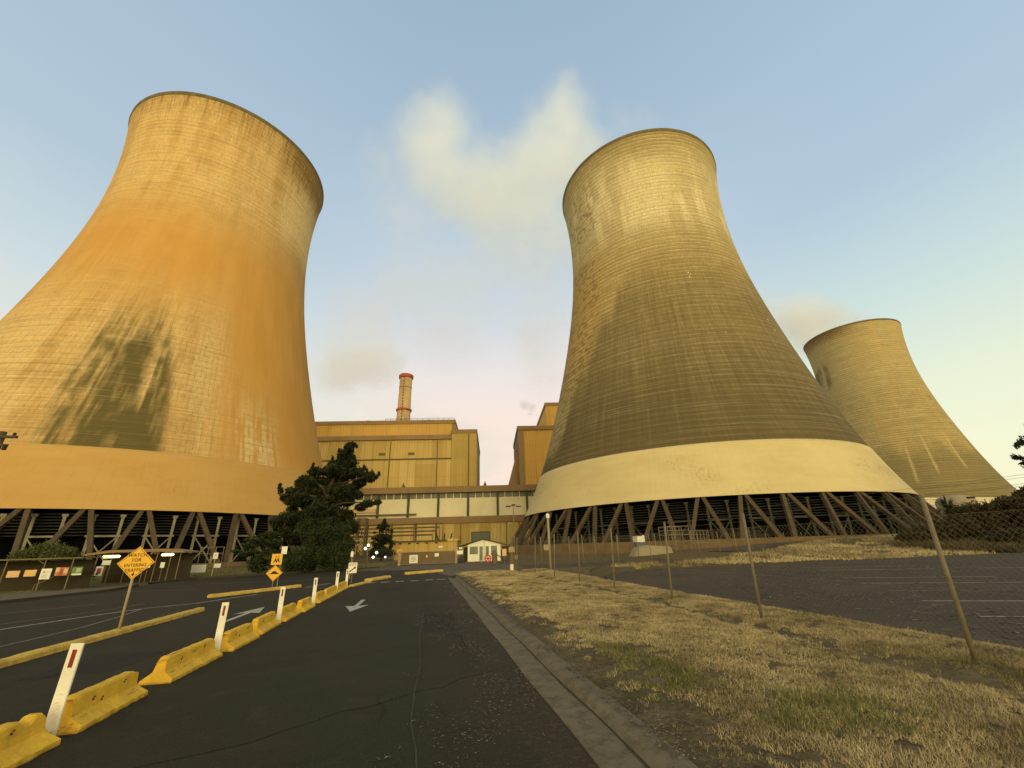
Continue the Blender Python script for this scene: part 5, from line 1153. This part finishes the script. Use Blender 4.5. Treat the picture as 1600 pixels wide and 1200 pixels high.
leaves('foliage', [(-.2, 0, 1.2, 1.5, 1.4, 1.25), (1.5, .2, 1.5, 1.4, 1.3, 1.5), (.6, 0, 3.0, 1.6, 1.3, 1.5), (2.5, .2, 1.0, 1.1, 1.2, 1.2), (-1.4, .3, 1.0, 1.0, 1.1, 1.1), (2.3, .3, 3.2, 1.1, 1.1, 1.0), (2.9, .3, 2.2, .9, 1, .9), (-.6, .3, 3.8, 1.1, 1.1, 1.1)], 34000, .10, 'shrub_leaf', iv, 1.7, .5, 12)
limbs('stem', iv, [([(0, .2, 0), (.2, .2, 2.5)], .12, .05), ([(1.4, .2, 0), (1.7, .2, 2.5)], .12, .05)])
fn = thing('evergreen_shrub', (-13.6, 42.6, 0), 'feathery blue green shrub with drooping layered branches left of the pine', 'shrub')
leaves('foliage', [(0, 0, 1.0, 1.1, 1.1, .9), (-1.3, -.2, 2.3, 1.0, .9, .3), (-.5, -.3, 2.8, 1.0, .9, .3), (.7, 0, 2.5, 1.1, 1, .5), (-1.0, -.1, 1.7, .9, .9, .35), (.6, -.3, 3.2, .9, .9, .3), (.7, .1, 1.3, 1.1, 1, 1), (-1.9, -.2, 1.9, .5, .6, .18)], 15000, .11, 'shrub_leaf', fn, 2.6, .4, 14, gap=.35, flat=.4)
limbs('stem', fn, [([(0, 0, 0), (.1, 0, 2.8)], .1, .03)])
# the small conifer near the gate
cx_, cy_ = uv(-18.3, 75)[:2]
cf = thing('conifer_tree', (cx_, cy_, 0), 'small dark conical conifer left of the low yellow building', 'tree')
cb = [(rs.uniform(-.3, .3) * (7 - z) * .12, rs.uniform(-.2, .2), z, .25 + (6.6 - z) * .46 * rs.uniform(.8, 1.15), .25 + (6.6 - z) * .42, .46) for z in np.arange(1.0, 6.5, .38)]
for k in range(34):
    z = rs.uniform(.9, 5.8); a = rs.uniform(0, 6.28); r_ = .3 + (6.6 - z) * .47; cb.append((r_ * math.cos(a), r_ * math.sin(a), z + .2, .36, .36, .2))
leaves('crown', cb, 26000, .13, 'pine_leaf', cf, 2.2, .3, 21, gap=.38)
limbs('trunk', cf, [([(0, 0, 0), (0, 0, 6.4)], .16, .03)])
# clipped bush behind the walkway
bs = thing('round_bush', (-27.6, 40.0, 0), 'light green domed bush behind the walkway roof', 'bush')
leaves('foliage', [(0, 0, 1.9, 1.9, 1.4, 1.15), (-1.2, 0, 1.7, 1.1, 1.2, .9), (1.3, 0, 1.75, 1.1, 1.2, .85), (-.9, 0, 1.0, 1.2, 1, 1), (.9, 0, 1.0, 1.2, 1, 1)], 22000, .085, 'bush_leaf', bs, 1.6, .6, 31)
limbs('stem', bs, [([(0, 0, 0), (0, 0, 1.8)], .12, .06)])
hd = thing('hedge', (-30, 33.6, 0), 'dark hedge growing behind the walkway screen', 'hedge')
leaves('foliage', [(x, .2 * math.sin(x), .85, .9, .5, .85) for x in np.arange(-12, 9, 1.1)], 20000, .09, 'dark_shrub_leaf', hd, 1.7, .5, 33)
# shrubs on the right mound
def shrub(x, y, blobs, label, mat='dark_shrub_leaf', n=15000, size=.16, seed=1, gap=.3, nm='shrub'):
    r_ = thing(nm, (x, y, float(height(x, y)) - .05), label, 'shrub', 'shrubs on the bank behind the car park')
    leaves('foliage', blobs, n, size, mat, r_, 1.9, .45, seed, gap=gap); limbs('stem', r_, [([(0, 0, 0), (0, .1, blobs[0][2])], .09, .04)])
    return r_
shrub(52.5, 36.5, [(-2.8, 0, .7, 1.8, 1.2, .6), (-.5, 0, 1.0, 2.0, 1.4, 1.0), (2, 0, 1.3, 2.0, 1.4, 1.2), (4.2, 0, 1.5, 2.2, 1.5, 1.4)], 'low spreading dark shrub at the left end of the bank shrubs', seed=51, n=20000)
shrub(60.0, 37.5, [(0, 0, 2.0, 2.4, 1.8, 1.9), (2.4, 0, 2.2, 2.2, 1.8, 2.0), (-1.8, -.3, 1.4, 2.0, 1.5, 1.3)], 'dark leafy shrub below the palm-like plant', seed=52, n=20000)
shrub(66.0, 36.5, [(0, 0, 2.2, 2.5, 2, 2.2), (2.4, 0, 3.3, 2.3, 1.8, 2.0), (-1, 0, 3.4, 1.7, 1.5, 1.3)], 'tall rounded dark shrub right of the palm-like plant', seed=53, n=22000)
shrub(72.5, 37.5, [(0, 0, 2.6, 2.8, 2, 2.5), (1.6, 0, 4.2, 2.6, 2, 2.2), (-1.4, 0, 4.2, 1.6, 1.5, 1.4), (3.6, 0, 3.2, 2.4, 2, 2.8)], 'tallest dark bushy shrub at the right edge of the bank', seed=54, n=26000)
shrub(79.5, 38.5, [(0, 0, 3, 3, 2, 3), (2, 0, 5, 2.5, 2, 2.2)], 'dark shrub mostly outside the right edge of the photo', seed=55, n=14000)
shrub(57.5, 33.5, [(0, 0, .8, 2.4, 1.2, .8), (3, 0, .9, 2.4, 1.2, .9), (6, .2, 1.0, 2.4, 1.2, .9), (9, .3, 1.0, 2.6, 1.2, .95), (12, .5, 1.0, 2.6, 1.2, .9)], 'low scrubby olive undergrowth in front of the bank shrubs', 'dark_shrub_leaf', 26000, .12, 56, .35)
yu = thing('palm_plant', (59.2, 38.5, float(height(59, 38.5))), 'spiky palm-like plant with fan of pointed leaves on the bank', 'palm', None)
m = MB()
for k in range(80):
    a = rs.uniform(0, 6.28); el = rs.uniform(-.25, 1.35); L_ = rs.uniform(1.4, 2.1); dx_, dy_ = math.cos(a), math.sin(a)
    p0 = Vector((0, 0, 3.2)); p1 = p0 + Vector((dx_ * math.cos(el), dy_ * math.cos(el), math.sin(el))) * L_ * .6; p2 = p1 + Vector((dx_ * math.cos(el - .5), dy_ * math.cos(el - .5), math.sin(el - .5))) * L_ * .4
    sd_ = Vector((-dy_, dx_, 0)) * .07
    m.add([p0 - sd_, p0 + sd_, p1 + sd_, p1 - sd_, p2], [(0, 1, 2, 3), (3, 2, 4)])
m.build('frond', 'bush_leaf', yu); limbs('trunk', yu, [([(0, 0, -.1), (0, 0, 3.2)], .22, .18)])
# tree whose branch tips enter at the right edge
et = thing('gum_tree', (87.5, 41.5, float(height(87.5, 41.5))), 'tree at the right edge with dark leafy branch tips against the sky', 'tree')
eb = [(-9.6, -1, 8.2 + .6, .7, .7, .35), (-10.3, -1, 8.9, .45, .45, .4), (-9.0, -1, 8.1, .9, .7, .4), (-8.2, -1, 7.7, 1.0, .8, .45), (-8.6, -1, 10.6, .6, .5, .4), (-9.0, -1, 10.3, .35, .35, .3), (-7.6, -1, 10.9, .8, .6, .5), (-7.0, -1, 8.0, 1.2, 1, .6)]
eb += [(rs.uniform(-3, 7), rs.uniform(-3, 3), rs.uniform(7, 14), rs.uniform(1, 1.8), rs.uniform(1, 1.8), rs.uniform(.7, 1.1)) for _ in range(22)]
leaves('crown', eb, 20000, .17, 'pine_leaf', et, 2.2, .3, 61, gap=.3)
limbs('trunk', et, [([(0, 0, -.2), (.2, 0, 5), (0, .2, 10), (.3, 0, 13)], .4, .12)])
limbs('branch', et, [([(0, 0, 5.5), (-4, -.5, 7.6), (-7.5, -1, 7.9), (-10, -1, 8.8)], .2, .04), ([(0, .2, 8), (-4, -.5, 9.8), (-7.5, -1, 10.8), (-9, -1, 10.4)], .16, .03), ([(0, 0, 7), (3.5, 1, 10)], .18, .05)])
# grasses on mound and bank
def scatter(name, n, x0, x1, y0, y1, h, wd, mat, label, cond=None, seed=1):
    rs_ = np.random.RandomState(seed); x = x0 + (x1 - x0) * rs_.rand(n); y = y0 + (y1 - y0) * rs_.rand(n)
    k = fbm(x * .5, y * .5, seed) > .42
    if cond is not None: k &= cond(x, y)
    x, y = x[k], y[k]; z = height(x, y) - .02
    return blades(name, x, y, z, h * (.4 + rs_.rand(len(x))), np.full(len(x), wd), mat, np.clip(fbm(x * .3, y * .3, seed + 9) + .2 * rs_.rand(len(x)) - .05, 0, 1), label)
scatter('bank_grass', 60000, 12, 78, 26.8, 47.5, .22, .035, 'straw', 'dry pale grass on the slope between car park and path', lambda x, y: (y < 28 + (x - 8) * .38 + 3) & (y > 27.2) & ~((x < 30) & (y > 34 + (x - 16) * .3 - 1)) & (x > 14), 71)
scatter('bank_grass', 36000, 46, 84, 25, 36, .6, .05, 'dry_leaf', 'long rough grass in front of the shrubs at the car park corner', lambda x, y: y > 26.3, 72)
scatter('bank_grass', 30000, -40, -3, 34, 62, .14, .03, 'green_grass', 'short olive grass on the bank below the orange tower', lambda x, y: (y > 42.5 + (x + 12) * .35 + 1.5) & (x < -4) & ~((x > -24) & (x < -17) & (y < 40)) & ((x > -16.5) | (y > 41)), 73)
scatter('bank_grass', 9000, -34, -19, 29.3, 31.8, .10, .012, 'green_grass', 'thin grass strip at the foot of the walkway', lambda x, y: y > 30.7 - (x + 20) * -.09, 74)

# ------------------------------------------------------------------ steam: soft volumes far behind the towers
def plume(name, label, lobes, dens, colr, seed, nsc=.02, aniso=0.1, thr=(.36, .66)):
    """lobes: world centre + radius; a single box holds the cloud, its density is the sum of soft lobes broken by noise"""
    P = np.array([l[:3] for l in lobes]); Rr = np.array([l[3] for l in lobes]); lo = (P - Rr[:, None]).min(0); hi = (P + Rr[:, None]).max(0)
    m = MB(); c0 = (lo + hi) / 2; m.box(*[v for k in range(3) for v in (lo[k] - c0[k], hi[k] - c0[k])])
    mt = bpy.data.materials.new(name + '_vapour'); mt.use_nodes = True; t = NT(mt.node_tree); t.n.clear(); MATS[mt.name] = mt
    o = t.coord('Object'); ww = t.vmath('ADD', o, t.n.new('ShaderNodeCombineXYZ').outputs[0])
    dist_ = t.n.new('ShaderNodeTexNoise'); dist_.inputs['Scale'].default_value = nsc * 1.1; dist_.inputs['Detail'].default_value = 2; t.l.new(o, dist_.inputs['Vector'])
    sv = t.n.new('ShaderNodeVectorMath'); sv.operation = 'MULTIPLY_ADD'; t.l.new(dist_.outputs['Color'], sv.inputs[0]); k_ = Rr.mean() * .9; sv.inputs[1].default_value = (k_, k_, k_); t.l.new(o, sv.inputs[2])
    tot_ = None
    for (x, y, z, r_, *s_) in lobes:
        dd = t.vmath('DISTANCE', sv.outputs[0], (x - c0[0] + k_ * .5, y - c0[1] + k_ * .5, z - c0[2] + k_ * .5)); f = t.math('MULTIPLY', t.ramp(dd, r_, r_ * .1), (s_[0] if s_ else 1.))
        tot_ = f if tot_ is None else t.math('ADD', tot_, f)
    tot_ = t.math('MINIMUM', tot_, 1.3)
    nz = t.noise(t.vmath('ADD', o, (seed * 31., 0., 0.)), nsc * 2.0, 7, .68, .4)
    de = t.math('MULTIPLY', t.math('MULTIPLY', tot_, t.ramp(t.math('ADD', nz, t.math('MULTIPLY', tot_, .2)), *thr)), dens)
    pv = t.n.new('ShaderNodeVolumePrincipled'); pv.inputs['Color'].default_value = (*colr, 1); pv.inputs['Anisotropy'].default_value = aniso; t.l.new(de, pv.inputs['Density'])
    out = t.n.new('ShaderNodeOutputMaterial'); t.l.new(pv.outputs[0], out.inputs['Volume'])
    o = m.build(name, mt); o.location = c0; return tag(o, label, 'steam', kind='stuff')
def sky(px_, py_, v):
    dr = fw + rt * ((px_ - 800) / FPX) - up * ((py_ - 600) / FPX); t = v / dr.dot(Vector((math.sin(YAW), math.cos(YAW), 0))); return Vector((0, 0, 1.65)) + dr * t
def lobes_at(rows, v):
    L_ = []
    for (x, y, r_, *s_) in rows:
        p = sky(x, y, v); L_.append((p.x, p.y, p.z, r_ * v / FPX * 1.35, *(s_ or [1])))
    return L_
# wind-blown steam from the station's hidden towers, 420 m away
plume('steam_cloud', 'broad pale steam cloud with two rising heads behind the olive tower', lobes_at([(885, 165, 62), (862, 225, 85), (905, 260, 80), (690, 195, 75), (668, 250, 70), (745, 285, 85), (820, 290, 95), (770, 345, 75, .8), (850, 345, 70, .7), (700, 300, 70, .7), (640, 215, 45, .5), (990, 195, 55, .35), (830, 410, 80, .5), (900, 380, 70, .5), (640, 340, 80, .35), (740, 430, 85, .35), (840, 500, 75, .4), (600, 260, 65, .4), (660, 440, 70, .25)], 420), .0165, (.90, .95, 1.0), 2, thr=(.35, .66))
plume('smoke_trail', 'thin brownish smoke drifting left from the chimney top', lobes_at([(600, 570, 40, 1.5), (565, 576, 46, 1.3), (525, 586, 46, 1.0), (627, 572, 22, 1.5), (600, 470, 70, .35), (640, 430, 60, .3), (700, 520, 90, .35), (560, 530, 80, .5), (840, 560, 60, .35)], 440), .0115, (.95, .93, .90), 5, thr=(.3, .65))
plume('steam_cloud', 'small cream steam cloud rising from behind the far tower rim', lobes_at([(1265, 500, 46), (1310, 495, 32, .8), (1235, 510, 42, .8), (1275, 535, 30, .9), (1200, 480, 40, .35), (1345, 505, 22, .5)], 300), .048, (.97, .98, .99), 7, thr=(.26, .6))
plume('smoke_wisp', 'two dark little smoke wisps above the gap between the boiler houses', lobes_at([(820, 633, 10, 1), (832, 637, 8, .9), (828, 646, 7, .8), (862, 637, 7, 1)], 360), .05, (.5, .5, .52), 9, .16, thr=(.42, .6))
